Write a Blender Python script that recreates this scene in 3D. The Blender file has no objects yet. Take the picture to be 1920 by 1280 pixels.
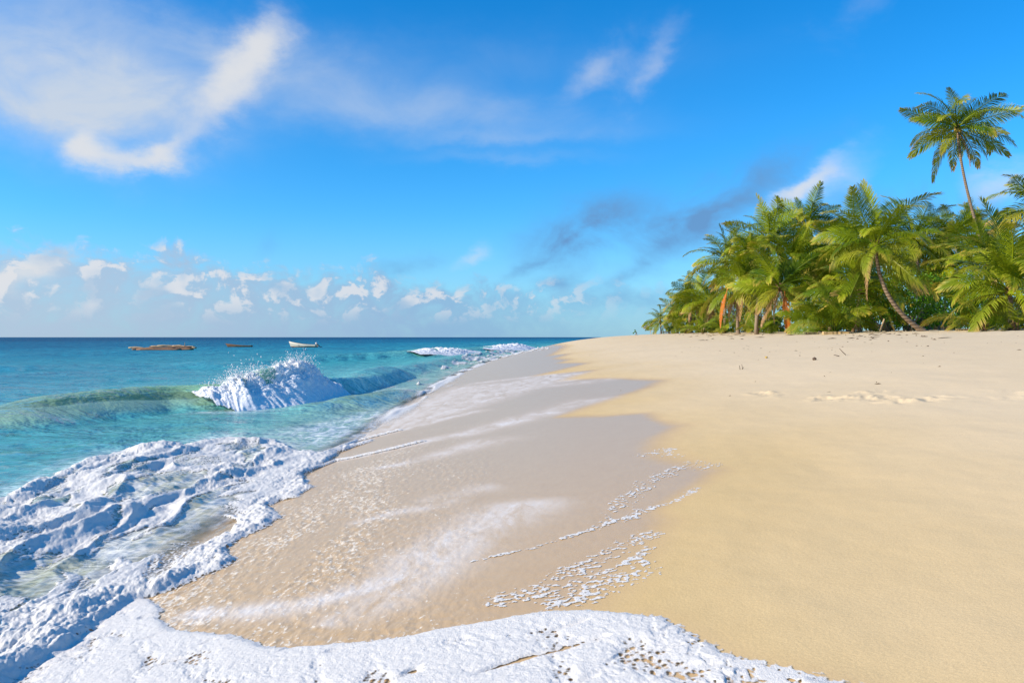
import bpy, math, random
import numpy as np
from mathutils import Vector, Matrix, Quaternion

random.seed(7); RNG = np.random.default_rng(7)
C = bpy.context.scene.collection
D2R = math.radians
F, U0, V0, HC = 1493.3, 960.0, 632.0, 1.9       # focal length in photo pixels, horizon, eye height

# ------------------------------------------------------------------ noise
def _h2(ix, iy, seed):
    h = ix.astype(np.uint32)*np.uint32(374761393) + iy.astype(np.uint32)*np.uint32(668265263) + np.uint32((seed*2246822519) & 0xffffffff)
    h = (h ^ (h >> np.uint32(13)))*np.uint32(1274126177)
    h = (h ^ (h >> np.uint32(15)))*np.uint32(2246822519)
    return h ^ (h >> np.uint32(16))
def pn(x, y, seed=0):
    x = np.asarray(x, float); y = np.asarray(y, float)
    ix = np.floor(x).astype(np.int64); iy = np.floor(y).astype(np.int64)
    fx = x-ix; fy = y-iy
    u = fx*fx*fx*(fx*(fx*6-15)+10); v = fy*fy*fy*(fy*(fy*6-15)+10)
    def g(dx, dy):
        a = _h2(ix+dx, iy+dy, seed).astype(np.float64)*(2*math.pi/4294967296.0)
        return np.cos(a)*(fx-dx) + np.sin(a)*(fy-dy)
    a = g(0,0); b = g(1,0); c = g(0,1); d = g(1,1)
    return 1.5*((a+(b-a)*u)*(1-v) + (c+(d-c)*u)*v)
def fbm(x, y, seed=0, oc=4, gain=.5):
    r = 0; a = 1; n = 0
    for k in range(oc):
        r = r + a*pn(x*2**k+17.3*k, y*2**k-9.1*k, seed+k); n += a; a *= gain
    return r/n
def billow(x, y, seed=0, oc=4, gain=.5):
    r = 0; a = 1; n = 0
    for k in range(oc):
        r = r + a*np.abs(pn(x*2**k+3.3*k, y*2**k+5.7*k, seed+k)); n += a; a *= gain
    return r/n
def pn3(x, y, z, seed=0):
    ix = np.floor(x).astype(np.int64); iy = np.floor(y).astype(np.int64); iz = np.floor(z).astype(np.int64)
    fx = x-ix; fy = y-iy; fz = z-iz
    u = fx*fx*(3-2*fx); v = fy*fy*(3-2*fy); w = fz*fz*(3-2*fz)
    def g(dx, dy, dz):
        h = _h2(ix+dx, iy+dy + (iz+dz)*np.int64(7919), seed)
        a = (h & np.uint32(0xffff)).astype(np.float64)*(2*math.pi/65536.0)
        q = (h >> np.uint32(16)).astype(np.float64)/32768.0-1
        s = np.sqrt(np.maximum(0, 1-q*q))
        return s*np.cos(a)*(fx-dx)+s*np.sin(a)*(fy-dy)+q*(fz-dz)
    def l(a, b, t): return a+(b-a)*t
    return 1.5*l(l(l(g(0,0,0), g(1,0,0), u), l(g(0,1,0), g(1,1,0), u), v),
                 l(l(g(0,0,1), g(1,0,1), u), l(g(0,1,1), g(1,1,1), u), v), w)
def ss(a, b, x):
    t = np.clip((np.asarray(x, float)-a)/(b-a), 0, 1)
    return t*t*(3-2*t)

# ------------------------------------------------------------------ the lie of the land
def XS(y):                                        # x of the waterline at distance y
    return -2.8 + .00264*np.maximum(0, np.minimum(y, 260)-30)**1.745 + np.maximum(0, y-260)*.3
def beach_z(x, y):
    x = np.asarray(x, float); y = np.asarray(y, float)
    s = x-XS(y)
    L = 13.5 - 6.0*ss(35, 110, y)
    up = 2.58*(1-np.exp(-np.maximum(s, 0)/L))
    dn = -.17*np.maximum(-s, 0)
    return np.where(s > 0, up, np.maximum(dn, -5.0))
def at(u, v):                                     # where the ray through a photo pixel meets land or still water
    tx = (u-U0)/F; tz = (v-V0)/F
    ys = np.geomspace(.8, 900, 6000)
    g = HC - tz*ys - np.maximum(beach_z(tx*ys, ys), 0)
    k = np.argmax(g <= 0)
    if g[k] > 0: k = len(ys)-1
    y = ys[k] if k == 0 else ys[k-1]+(ys[k]-ys[k-1])*g[k-1]/(g[k-1]-g[k]+1e-9)
    return (tx*y, y)
def atl(pts): return np.array([at(*p[:2]) for p in pts])
def ground(x, y): return float(beach_z(np.array([x]), np.array([y]))[0])

def seg_dist(P, X, Y, closed=False):
    """distance to a polyline, plus parameter (index+t) and signed side"""
    best = np.full(X.shape, 1e9); par = np.zeros(X.shape); side = np.zeros(X.shape)
    n = len(P)
    for i in range(n if closed else n-1):
        a = P[i]; b = P[(i+1) % n]; d = b-a; L2 = float(d@d)+1e-12
        t = np.clip(((X-a[0])*d[0]+(Y-a[1])*d[1])/L2, 0, 1)
        dx = X-(a[0]+t*d[0]); dy = Y-(a[1]+t*d[1])
        q = dx*dx+dy*dy; m = q < best
        best = np.where(m, q, best); par = np.where(m, i+t, par)
        side = np.where(m, np.sign(d[0]*dy-d[1]*dx), side)
    return np.sqrt(best), par, side
def inside(P, X, Y):
    r = np.zeros(X.shape, bool); n = len(P)
    for i in range(n):
        x1, y1 = P[i]; x2, y2 = P[(i+1) % n]
        if y1 == y2: continue
        c = ((y1 > Y) != (y2 > Y)) & (X < (x2-x1)*(Y-y1)/(y2-y1)+x1)
        r ^= c
    return r
def sdf(P, X, Y, margin=3.0):                     # > 0 inside, metres
    out = np.full(X.shape, -margin)
    m = (X > P[:,0].min()-margin) & (X < P[:,0].max()+margin) & (Y > P[:,1].min()-margin) & (Y < P[:,1].max()+margin)
    if m.any():
        d, _, _ = seg_dist(P, X[m], Y[m], True)
        out[m] = np.where(inside(P, X[m], Y[m]), d, -d)
    return out
def line_mask(pts, X, Y, w0, w1, margin=4.0):     # soft ribbon along a traced line, widths in metres
    P = atl(pts); out = np.zeros(X.shape)
    m = (X > P[:,0].min()-margin) & (X < P[:,0].max()+margin) & (Y > P[:,1].min()-margin) & (Y < P[:,1].max()+margin)
    if m.any():
        d, par, _ = seg_dist(P, X[m], Y[m])
        w = w0+(w1-w0)*par/(len(P)-1)
        e = np.minimum(1, np.minimum(par, len(P)-1-par)*2.5+.02)
        out[m] = np.exp(-(d/w)**2)*e
    return out

# ------------------------------------------------------------------ mesh helpers
def link_mesh(name, V, Fc, mat=None, parent=None, smooth=True, attrs=None):
    me = bpy.data.meshes.new(name)
    V = np.asarray(V, np.float32)
    if isinstance(Fc, np.ndarray):
        k = Fc.shape[1]
        me.vertices.add(len(V)); me.vertices.foreach_set('co', V.ravel())
        me.loops.add(Fc.size); me.loops.foreach_set('vertex_index', Fc.astype(np.int32).ravel())
        me.polygons.add(len(Fc)); me.polygons.foreach_set('loop_start', np.arange(0, Fc.size, k, dtype=np.int32))
        me.polygons.foreach_set('loop_total', np.full(len(Fc), k, np.int32))
        me.update(calc_edges=True)
    else:
        me.from_pydata([tuple(map(float, v)) for v in V], [], Fc); me.update()
    if smooth: me.polygons.foreach_set('use_smooth', np.ones(len(me.polygons), bool))
    for k, a in (attrs or {}).items():
        at_ = me.attributes.new(k, 'FLOAT', 'POINT'); at_.data.foreach_set('value', np.asarray(a, np.float32).ravel())
    me.validate()
    if mat: me.materials.append(mat)
    o = bpy.data.objects.new(name, me); C.objects.link(o)
    if parent: o.parent = parent
    return o
def tag(o, label=None, cat=None, group=None, kind=None):
    if label: o['label'] = label
    if cat: o['category'] = cat
    if group: o['group'] = group
    if kind: o['kind'] = kind
    return o
def empty(name, loc, label, cat, group=None):
    o = bpy.data.objects.new(name, None); C.objects.link(o); o.location = loc
    o.empty_display_size = .2
    return tag(o, label, cat, group)
class MB:
    def __init__(s): s.v = []; s.f = []
    def add(s, vs, fs):
        b = len(s.v); s.v += [tuple(v) for v in vs]; s.f += [tuple(i+b for i in f) for f in fs]
    def tube(s, pts, rad, n=8, caps=True):
        pts = [Vector(p) for p in pts]; vs = []; fs = []
        for i, p in enumerate(pts):
            t = (pts[min(i+1, len(pts)-1)]-pts[max(i-1, 0)]).normalized()
            a = t.cross(Vector((0, 1, 0))); a = a.normalized() if a.length > 1e-3 else Vector((1, 0, 0))
            b = t.cross(a); r = rad[i] if hasattr(rad, '__len__') else rad
            for k in range(n):
                q = 2*math.pi*k/n; vs.append(p+a*math.cos(q)*r+b*math.sin(q)*r)
        for i in range(len(pts)-1):
            for k in range(n):
                fs.append((i*n+k, i*n+(k+1) % n, (i+1)*n+(k+1) % n, (i+1)*n+k))
        if caps: fs.append(tuple(range(n-1, -1, -1))); fs.append(tuple((len(pts)-1)*n+k for k in range(n)))
        s.add(vs, fs)
    def box(s, c, d, rot=None, jit=0):
        vs = []
        for i in (-1, 1):
            for j in (-1, 1):
                for k in (-1, 1):
                    v = Vector((i*d[0]/2, j*d[1]/2, k*d[2]/2))+Vector((random.uniform(-jit, jit), random.uniform(-jit, jit), random.uniform(-jit, jit)))
                    if rot: v = rot @ v
                    vs.append(v+Vector(c))
        s.add(vs, [(0,1,3,2), (4,6,7,5), (0,4,5,1), (2,3,7,6), (0,2,6,4), (1,5,7,3)])
    def ball(s, c, r, jit=0, sub=1):
        vs, fs = ICO[sub]
        rx = r if not hasattr(r, '__len__') else None
        out = []
        for v in vs:
            k = 1+random.uniform(-jit, jit)
            out.append((c[0]+v[0]*k*(rx or r[0]), c[1]+v[1]*k*(rx or r[1]), c[2]+v[2]*k*(rx or r[2])))
        s.add(out, fs)
    def build(s, name, mat, parent=None, smooth=True): return link_mesh(name, s.v, s.f, mat, parent, smooth)
def _ico():
    g = (1+5**.5)/2
    v = [Vector(p).normalized() for p in ((-1,g,0),(1,g,0),(-1,-g,0),(1,-g,0),(0,-1,g),(0,1,g),(0,-1,-g),(0,1,-g),(g,0,-1),(g,0,1),(-g,0,-1),(-g,0,1))]
    f = [(0,11,5),(0,5,1),(0,1,7),(0,7,10),(0,10,11),(1,5,9),(5,11,4),(11,10,2),(10,7,6),(7,1,8),(3,9,4),(3,4,2),(3,2,6),(3,6,8),(3,8,9),(4,9,5),(2,4,11),(6,2,10),(8,6,7),(9,8,1)]
    res = [([tuple(x) for x in v], f)]
    for _ in range(2):
        vs = [Vector(x) for x in res[-1][0]]; fs = []; cache = {}
        def mid(a, b):
            k = (min(a, b), max(a, b))
            if k not in cache: vs.append((vs[a]+vs[b]).normalized()); cache[k] = len(vs)-1
            return cache[k]
        for a, b, c in res[-1][1]:
            x, y, z = mid(a, b), mid(b, c), mid(c, a); fs += [(a,x,z), (b,y,x), (c,z,y), (x,y,z)]
        res.append(([tuple(x) for x in vs], fs))
    return res
ICO = _ico()

# ------------------------------------------------------------------ node helpers
class NT:
    def __init__(s, tree): s.t = tree; s.n = tree.nodes; s.l = tree.links
    def node(s, typ, **kw):
        n = s.n.new(typ)
        for k, v in kw.items(): setattr(n, k, v)
        return n
    def put(s, sock, v):
        if isinstance(v, bpy.types.NodeSocket): s.l.new(v, sock)
        elif v is not None:
            try: sock.default_value = v
            except Exception: sock.default_value = (v, v, v) if len(sock.default_value) == 3 else (v, v, v, 1)
    def m(s, op, a, b=None, c=None, clamp=False):
        n = s.node('ShaderNodeMath', operation=op, use_clamp=clamp)
        s.put(n.inputs[0], a)
        if b is not None: s.put(n.inputs[1], b)
        if c is not None: s.put(n.inputs[2], c)
        return n.outputs[0]
    def vm(s, op, a, b=None, sc=None):
        n = s.node('ShaderNodeVectorMath', operation=op); s.put(n.inputs[0], a)
        if b is not None: s.put(n.inputs[1], b)
        if sc is not None: s.put(n.inputs['Scale'], sc)
        return n.outputs[0]
    def mix(s, f, a, b, blend='MIX'):
        n = s.node('ShaderNodeMix', data_type='RGBA', blend_type=blend); n.clamp_factor = True
        s.put(n.inputs[0], f); s.put(n.inputs[6], a if not isinstance(a, tuple) else (*a[:3], 1)); s.put(n.inputs[7], b if not isinstance(b, tuple) else (*b[:3], 1))
        return n.outputs[2]
    def smooth(s, x, a, b, lo=0., hi=1.):
        n = s.node('ShaderNodeMapRange', interpolation_type='SMOOTHSTEP')
        s.put(n.inputs[0], x); s.put(n.inputs[1], a); s.put(n.inputs[2], b); s.put(n.inputs[3], lo); s.put(n.inputs[4], hi)
        return n.outputs[0]
    def attr(s, name):
        n = s.node('ShaderNodeAttribute'); n.attribute_name = name; return n.outputs['Fac']
    def noise(s, vec, scale, detail=4, rough=.5, dist=0., ntype='FBM'):
        n = s.node('ShaderNodeTexNoise'); n.noise_type = ntype
        if vec is not None: s.l.new(vec, n.inputs['Vector'])
        s.put(n.inputs['Scale'], scale); s.put(n.inputs['Detail'], detail); s.put(n.inputs['Roughness'], rough); s.put(n.inputs['Distortion'], dist)
        return n.outputs['Fac']
    def pos(s): return s.node('ShaderNodeNewGeometry').outputs['Position']
    def bump(s, h, strength, dist, normal=None):
        n = s.node('ShaderNodeBump'); s.put(n.inputs['Height'], h); s.put(n.inputs['Strength'], strength); s.put(n.inputs['Distance'], dist)
        if normal is not None: s.l.new(normal, n.inputs['Normal'])
        return n.outputs['Normal']
    def comb(s, x, y, z):
        n = s.node('ShaderNodeCombineXYZ'); s.put(n.inputs[0], x); s.put(n.inputs[1], y); s.put(n.inputs[2], z); return n.outputs[0]
    def sep(s, v):
        n = s.node('ShaderNodeSeparateXYZ'); s.l.new(v, n.inputs[0]); return n.outputs
def new_mat(name):
    m = bpy.data.materials.new(name); m.use_nodes = True
    t = NT(m.node_tree); b = m.node_tree.nodes['Principled BSDF']; out = m.node_tree.nodes['Material Output']
    return m, t, b, out
def simple(name, col, rough=.7, var=.25, scale=6., bump=0.0, bscale=30., spec=.3):
    m, t, b, out = new_mat(name)
    co = t.node('ShaderNodeTexCoord').outputs['Object']
    n = t.noise(co, scale, 5, .6)
    c = t.mix(n, tuple(x*(1-var) for x in col), tuple(min(1, x*(1+var)) for x in col))
    t.l.new(c, b.inputs['Base Color']); b.inputs['Roughness'].default_value = rough; b.inputs['Specular IOR Level'].default_value = spec
    if bump: t.l.new(t.bump(t.noise(co, bscale, 4), bump, .05), b.inputs['Normal'])
    return m
M = {}

# ------------------------------------------------------------------ traced outlines (photo pixels, laid out on the ground)
FOAM_A = [(-600,985),(-200,955),(0,935),(60,905),(100,893),(150,868),(240,845),(330,838),(430,819),(520,828),(560,845),(605,850),
  (640,838),(700,822),(702,826),(640,848),(618,868),(590,880),(575,893),(588,913),(575,925),(562,932),(530,938),(515,948),(531,971),(510,985),(488,997),
  (461,1010),(434,1026),(457,1046),(450,1056),(434,1061),(390,1080),(344,1100),(300,1116),(265,1128),(200,1172),(100,1235),(20,1290),(-150,1420),(-700,1420)]
FOAM_B = [(270,1118),(308,1140),(301,1155),(315,1172),(336,1182),(390,1186),(461,1194),(484,1204),(488,1214),(560,1211),(702,1202),(865,1173),(1013,1147),
  (1112,1144),(1180,1149),(1233,1156),(1275,1172),(1311,1191),(1367,1219),(1445,1244),(1516,1251),(1622,1280),(1760,1340),(1850,1420),(1850,1750),(-500,1750),(-500,1330),(-200,1250),(20,1190),(160,1130)]
FOAM_C = [(1050,649),(999,653),(944,658),(905,663),(860,669),(835,676),(800,690),(765,703),(725,722),(700,738),(730,746),(779,741),(806,724),(841,721),
  (812,708),(825,700),(875,690),(925,677),(985,661),(1050,653)]
VEIL_D = [(480,815),(560,796),(640,780),(720,762),(790,745),(850,724),(960,714),(1050,697),(1130,695),(1020,728),(960,748),(870,775),(800,800),(760,806),(700,822),(640,838),(605,852),(520,828)]
WET = [(1068,648),(1056,657),(1041,665),(1083,661),(1052,670),(1079,673),(1058,679),(1116,679),(1073,690),(1020,702),(1062,698),(1133,691),(1093,703),(1072,711),
  (1114,708),(1160,707),(1258,711),(1235,723),(1190,737),(1140,754),(1100,768),(1068,778),(1150,776),(1228,771),(1245,785),(1302,795),(1272,815),(1261,835),(1280,852),(1330,868),(1367,879),
  (1335,905),(1290,935),(1258,955),(1275,975),(1250,1010),(1228,1048),(1215,1075),(1195,1100),(1165,1125),(1150,1145),(1240,1158),(1315,1192),(1370,1221),(1448,1246),(1520,1254),(1626,1283),(1765,1345),(1855,1425),
  (1855,1800),(-3000,1800),(-9000,900),(-6000,660),(-600,640),(1000,640)]
WAVES = [   # toe line of each wave, with crest height (m), front width, back width
  dict(p=[(-200,845,.10),(60,818,.16),(150,803,.3),(240,785,.56),(330,773,.60),(400,770,.64),(470,767,.66),(540,761,.92),(590,753,1.12),(640,745,.66),(690,736,.5),(740,722,.4),(800,704,.3)], wf=.85, wb=1.7, soft=1.0),
  dict(p=[(420,690,.1),(560,681,.25),(640,676,.45),(720,672,.5),(770,670,.6),(810,669,.9),(840,668,.80),(865,667,.72),(890,664,.5),(905,660,.4)], wf=1.5, wb=4),
  dict(p=[(880,661,.2),(915,659,.55),(950,657,.6),(985,655,.8),(1002,653,.6)], wf=1.8, wb=5),
  dict(p=[(540,782,.04),(600,778,.1),(650,772,.2),(700,768,.28),(740,757,.26),(790,742,.2),(830,731,.08)], wf=1.0, wb=.8),
  dict(p=[(690,726,.1),(740,717,.3),(790,704,.34),(840,689,.34),(890,675,.3),(940,664,.3),(990,657,.25)], wf=1.5, wb=2.0),
  dict(p=[(0,668,.15),(250,664,.22),(450,661,.2),(700,655,.25)], wf=4, wb=6),
  dict(p=[(-100,700,.1),(120,690,.2),(300,686,.16),(520,700,.1)], wf=2, wb=4),
]
for w in WAVES:
    w['P'] = atl(w['p']); w['H'] = np.array([q[2] for q in w['p']])
def wloc(w, par): return w['wf']*(1+w.get('soft', 0)*ss(6, 2.5, par))
def wave_z(w, X, Y):
    P = w['P']; out = np.zeros(X.shape); mg = 12
    m = (X > P[:,0].min()-mg) & (X < P[:,0].max()+mg) & (Y > P[:,1].min()-mg) & (Y < P[:,1].max()+mg)
    if not m.any(): return out
    d, par, side = seg_dist(P, X[m], Y[m])
    e = ss(0, .35, par)*(1-ss(len(P)-1.35, len(P)-1, par))
    h = np.interp(par, np.arange(len(P)), w['H'])*e
    d = d*side                                       # seaward is on the left of the traced direction
    d = d+.07*w['wf']*fbm(X[m]*1.0, Y[m]*1.0, 91, 3)
    wf = wloc(w, par)
    out[m] = h*ss(0, wf, d)*np.exp(-(np.maximum(0, d-wf)/w['wb'])**2)
    return out

# ------------------------------------------------------------------ materials of sand, sea, foam
def mat_sand():
    m, t, b, out = new_mat('sand'); P = t.pos(); x, y, z = t.sep(P)
    wet = t.attr('wet'); damp = t.attr('damp'); veil = t.attr('veil'); fleck = t.attr('fleck')
    n1 = t.noise(P, .35, 4, .55); n2 = t.noise(P, 160, 2, .6); n3 = t.noise(P, 5, 5, .6)
    dry = t.mix(n1, (.71,.555,.345), (.77,.615,.395))
    dry = t.mix(t.smooth(n2, .35, .7), t.vm('SCALE', dry, sc=.86), dry)
    dmp = t.mix(n3, (.60,.425,.185), (.66,.48,.225))
    dmp = t.mix(t.smooth(n2, .3, .72), t.vm('SCALE', dmp, sc=.84), dmp)
    col = t.mix(damp, dry, dmp)
    wetc = t.mix(n3, (.50,.335,.165), (.56,.39,.205))
    col = t.mix(wet, col, wetc)
    # stranded bubbles and flecks of froth in the backwash
    st = t.vm('MULTIPLY', P, (26., 13., 20.))
    f1 = t.noise(st, 1., 3, .6, .6); f2 = t.noise(t.vm('MULTIPLY', P, (60., 34., 40.)), 1., 2, .5)
    fk = t.m('ADD', t.m('MULTIPLY', f1, .7), t.m('MULTIPLY', f2, .3))
    th = t.m('SUBTRACT', .66, t.m('MULTIPLY', fleck, .19))
    fm = t.smooth(t.m('SUBTRACT', fk, th), 0., .07)
    fm = t.m('MULTIPLY', fm, t.smooth(fleck, .02, .2))
    col = t.mix(t.m('MULTIPLY', fm, .72), col, (.80,.76,.66))
    vs = t.noise(t.vm('MULTIPLY', P, (2.2, .8, 1.)), 1.6, 6, .68, .8)
    vg = t.noise(P, 90, 2, .6)
    vm_ = t.m('MULTIPLY', veil, t.smooth(t.m('ADD', t.m('MULTIPLY', vs, .75), t.m('MULTIPLY', vg, .25)), .28, .66), clamp=True)
    col = t.mix(t.m('MULTIPLY', vm_, .9), col, (.72,.71,.69))
    t.l.new(col, b.inputs['Base Color'])
    r = t.m('SUBTRACT', .92, t.m('MULTIPLY', wet, .64)); r = t.m('ADD', r, t.m('MULTIPLY', t.m('MAXIMUM', vm_, fm), .3), clamp=True)
    t.l.new(r, b.inputs['Roughness'])
    t.l.new(t.m('ADD', .12, t.m('MULTIPLY', wet, .06)), b.inputs['Specular IOR Level'])
    hb = t.m('ADD', t.m('MULTIPLY', t.noise(P, 55, 3, .6), .5), t.m('MULTIPLY', t.noise(P, 6, 4, .55), .8))
    drys = t.m('SUBTRACT', 1., wet)
    hb = t.m('MULTIPLY', hb, t.m('ADD', .12, t.m('MULTIPLY', drys, .88)))
    hb = t.m('ADD', hb, t.m('MULTIPLY', t.m('MULTIPLY', fk, fleck), 2.2))
    t.l.new(t.bump(hb, .38, .010), b.inputs['Normal'])
    return m
def mat_sea():
    m, t, b, out = new_mat('sea_water'); P = t.pos(); x, y, z = t.sep(P)
    dep = t.attr('depth'); off = t.attr('offshore'); veil = t.attr('veil'); glow = t.attr('crest_glow')
    n0 = t.noise(t.vm('MULTIPLY', P, (.05, .02, 1.)), 1., 4, .6)
    offn = t.m('ADD', off, t.m('MULTIPLY', t.m('SUBTRACT', n0, .5), .22))
    r = t.node('ShaderNodeValToRGB'); e = r.color_ramp.elements
    e[0].position = 0.; e[0].color = (.44,.40,.26,1); e[1].position = 1.; e[1].color = (.000,.068,.152,1)
    for p, c in ((.09,(.30,.47,.38)), (.22,(.17,.45,.41)), (.42,(.055,.34,.37)), (.62,(.012,.215,.31)), (.82,(.004,.135,.235))):
        q = e.new(p); q.color = (*c, 1)
    t.l.new(offn, r.inputs[0]); col = r.outputs[0]
    col = t.mix(glow, col, (.52,.84,.50))  # paler green in the base colour stands for light coming through the crest
    vs = t.noise(t.vm('MULTIPLY', P, (2.6, .9, 1.)), 1.3, 6, .7, 1.0)
    vm_ = t.m('MULTIPLY', veil, t.smooth(vs, .36, .62), clamp=True)
    col = t.mix(vm_, col, (.82,.84,.86))
    t.l.new(col, b.inputs['Base Color'])
    far = t.smooth(y, 30., 160.)
    w1 = t.noise(t.vm('MULTIPLY', P, (1.1, 1.5, 1.)), 1.4, 5, .6, .4)
    w2 = t.noise(t.vm('MULTIPLY', P, (.35, .5, 1.)), 1., 5, .62, .3)
    w3 = t.noise(t.vm('MULTIPLY', P, (.06, .05, 1.)), 1., 4, .6)
    n = t.bump(w1, t.m('ADD', .2, t.m('MULTIPLY', t.m('SUBTRACT', 1., far), .22)), .14)
    n = t.bump(w2, t.m('ADD', .6, t.m('MULTIPLY', far, .4)), .9, n)
    n = t.bump(w3, far, 4., n)
    t.l.new(n, b.inputs['Normal'])
    b.inputs['Specular IOR Level'].default_value = 0.; b.inputs['Roughness'].default_value = .9
    fr = t.node('ShaderNodeFresnel'); fr.inputs['IOR'].default_value = 1.333; t.l.new(n, fr.inputs['Normal'])
    gl = t.node('ShaderNodeBsdfGlossy'); t.l.new(n, gl.inputs['Normal']); t.l.new(t.m('ADD', t.m('ADD', .08, t.m('MULTIPLY', vm_, .4)), t.m('MULTIPLY', far, .15)), gl.inputs['Roughness'])
    cap = t.m('SUBTRACT', .62, t.m('MULTIPLY', t.smooth(y, 8., 70.), .44))          # a ruffled sea never turns into a mirror at grazing angles
    fac = t.m('MULTIPLY', t.m('MINIMUM', fr.outputs[0], cap), t.m('SUBTRACT', 1., t.m('MULTIPLY', vm_, .7)))
    tl = t.node('ShaderNodeBsdfTranslucent'); tl.inputs[0].default_value = (.60,1.,.70,1); t.l.new(n, tl.inputs['Normal'])
    tg = t.node('ShaderNodeBsdfTransparent'); tg.inputs[0].default_value = (.76,.98,.86,1)
    thn = t.node('ShaderNodeMixShader'); thn.inputs[0].default_value = .45; t.l.new(tl.outputs[0], thn.inputs[1]); t.l.new(tg.outputs[0], thn.inputs[2])
    body = t.node('ShaderNodeMixShader'); t.l.new(t.m('MULTIPLY', glow, .72), body.inputs[0]); t.l.new(b.outputs[0], body.inputs[1]); t.l.new(thn.outputs[0], body.inputs[2])
    top = t.node('ShaderNodeMixShader'); t.l.new(fac, top.inputs[0]); t.l.new(body.outputs[0], top.inputs[1]); t.l.new(gl.outputs[0], top.inputs[2])
    tr = t.node('ShaderNodeBsdfTransparent'); mx = t.node('ShaderNodeMixShader')
    a = t.smooth(dep, .0, .11); a = t.m('MAXIMUM', a, vm_)
    t.l.new(a, mx.inputs[0]); t.l.new(tr.outputs[0], mx.inputs[1]); t.l.new(top.outputs[0], mx.inputs[2]); t.l.new(mx.outputs[0], out.inputs[0])
    return m
def mat_foam():
    m, t, b, out = new_mat('foam'); P = t.pos()
    cov = t.attr('cover'); n = t.noise(P, 38, 4, .65); n2 = t.noise(P, 120, 3, .6)
    c = t.mix(n, (.67,.65,.60), (.82,.795,.745)); t.l.new(c, b.inputs['Base Color'])
    b.inputs['Roughness'].default_value = .55; b.inputs['Specular IOR Level'].default_value = .35
    t.l.new(t.bump(t.m('ADD', n, t.m('MULTIPLY', n2, .5)), .55, .012), b.inputs['Normal'])
    vo = t.node('ShaderNodeTexVoronoi'); vo.inputs['Scale'].default_value = 30.; t.l.new(t.vm('ADD', t.vm('MULTIPLY', P, (1.25, .8, .3)), t.vm('SCALE', t.node('ShaderNodeTexNoise').outputs['Color'], sc=.03)), vo.inputs['Vector'])
    cell = t.m('ADD', t.m('MULTIPLY', t.m('SUBTRACT', vo.outputs['Distance'], .42), 1.0), t.m('MULTIPLY', t.m('SUBTRACT', n, .5), .8))
    a = t.smooth(t.m('ADD', cov, t.m('MULTIPLY', cell, t.smooth(cov, 1.0, .6, .25, 1.))), .28, .62, 0., .92)
    tr = t.node('ShaderNodeBsdfTransparent'); mx = t.node('ShaderNodeMixShader')
    t.l.new(a, mx.inputs[0]); t.l.new(tr.outputs[0], mx.inputs[1]); t.l.new(b.outputs[0], mx.inputs[2]); t.l.new(mx.outputs[0], out.inputs[0])
    return m
def mat_wavefoam():
    m, t, b, out = new_mat('wave_foam'); P = t.pos()
    n = t.noise(P, 12, 5, .7); c = t.mix(n, (.70,.72,.73), (.82,.825,.825)); t.l.new(c, b.inputs['Base Color'])
    b.inputs['Roughness'].default_value = .7; b.inputs['Specular IOR Level'].default_value = .2
    t.l.new(t.bump(t.noise(P, 20, 5, .7), .5, .04), b.inputs['Normal'])
    return m
M['sand'] = mat_sand(); M['sea'] = mat_sea(); M['foam'] = mat_foam(); M['wfoam'] = mat_wavefoam()

# ------------------------------------------------------------------ ground, sea and foam sheets
def rows(y0, y1, k, kmax=.05):
    r = [y0]
    while r[-1] < y1: r.append(r[-1]+min(k*r[-1]**2, kmax*r[-1]))
    return np.array(r)
def cols(a, b, st, ext=2.2, n=45):
    c = np.arange(a, b, st)
    lo = a-np.geomspace(st, ext-abs(a) if ext > abs(a) else .5, n)[::-1]; hi = b+np.geomspace(st, max(.3, ext-abs(b)), n)
    return np.concatenate([lo, c, hi])
def grid(R, T):
    Y, TX = np.meshgrid(R, T, indexing='ij'); return TX*Y, Y
def quads(nr, nc, keep=None):
    i = np.arange(nr*nc).reshape(nr, nc)
    f = np.stack([i[:-1,:-1], i[:-1,1:], i[1:,1:], i[1:,:-1]], -1).reshape(-1, 4)
    if keep is not None:
        kf = (keep[:-1,:-1] | keep[:-1,1:] | keep[1:,1:] | keep[1:,:-1]).ravel(); f = f[kf]
    return f
def compact(V, f, attrs):
    used = np.unique(f); mp = np.full(len(V), -1, np.int64); mp[used] = np.arange(len(used))
    return V[used], mp[f], {k: a.ravel()[used] for k, a in attrs.items()}

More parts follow.
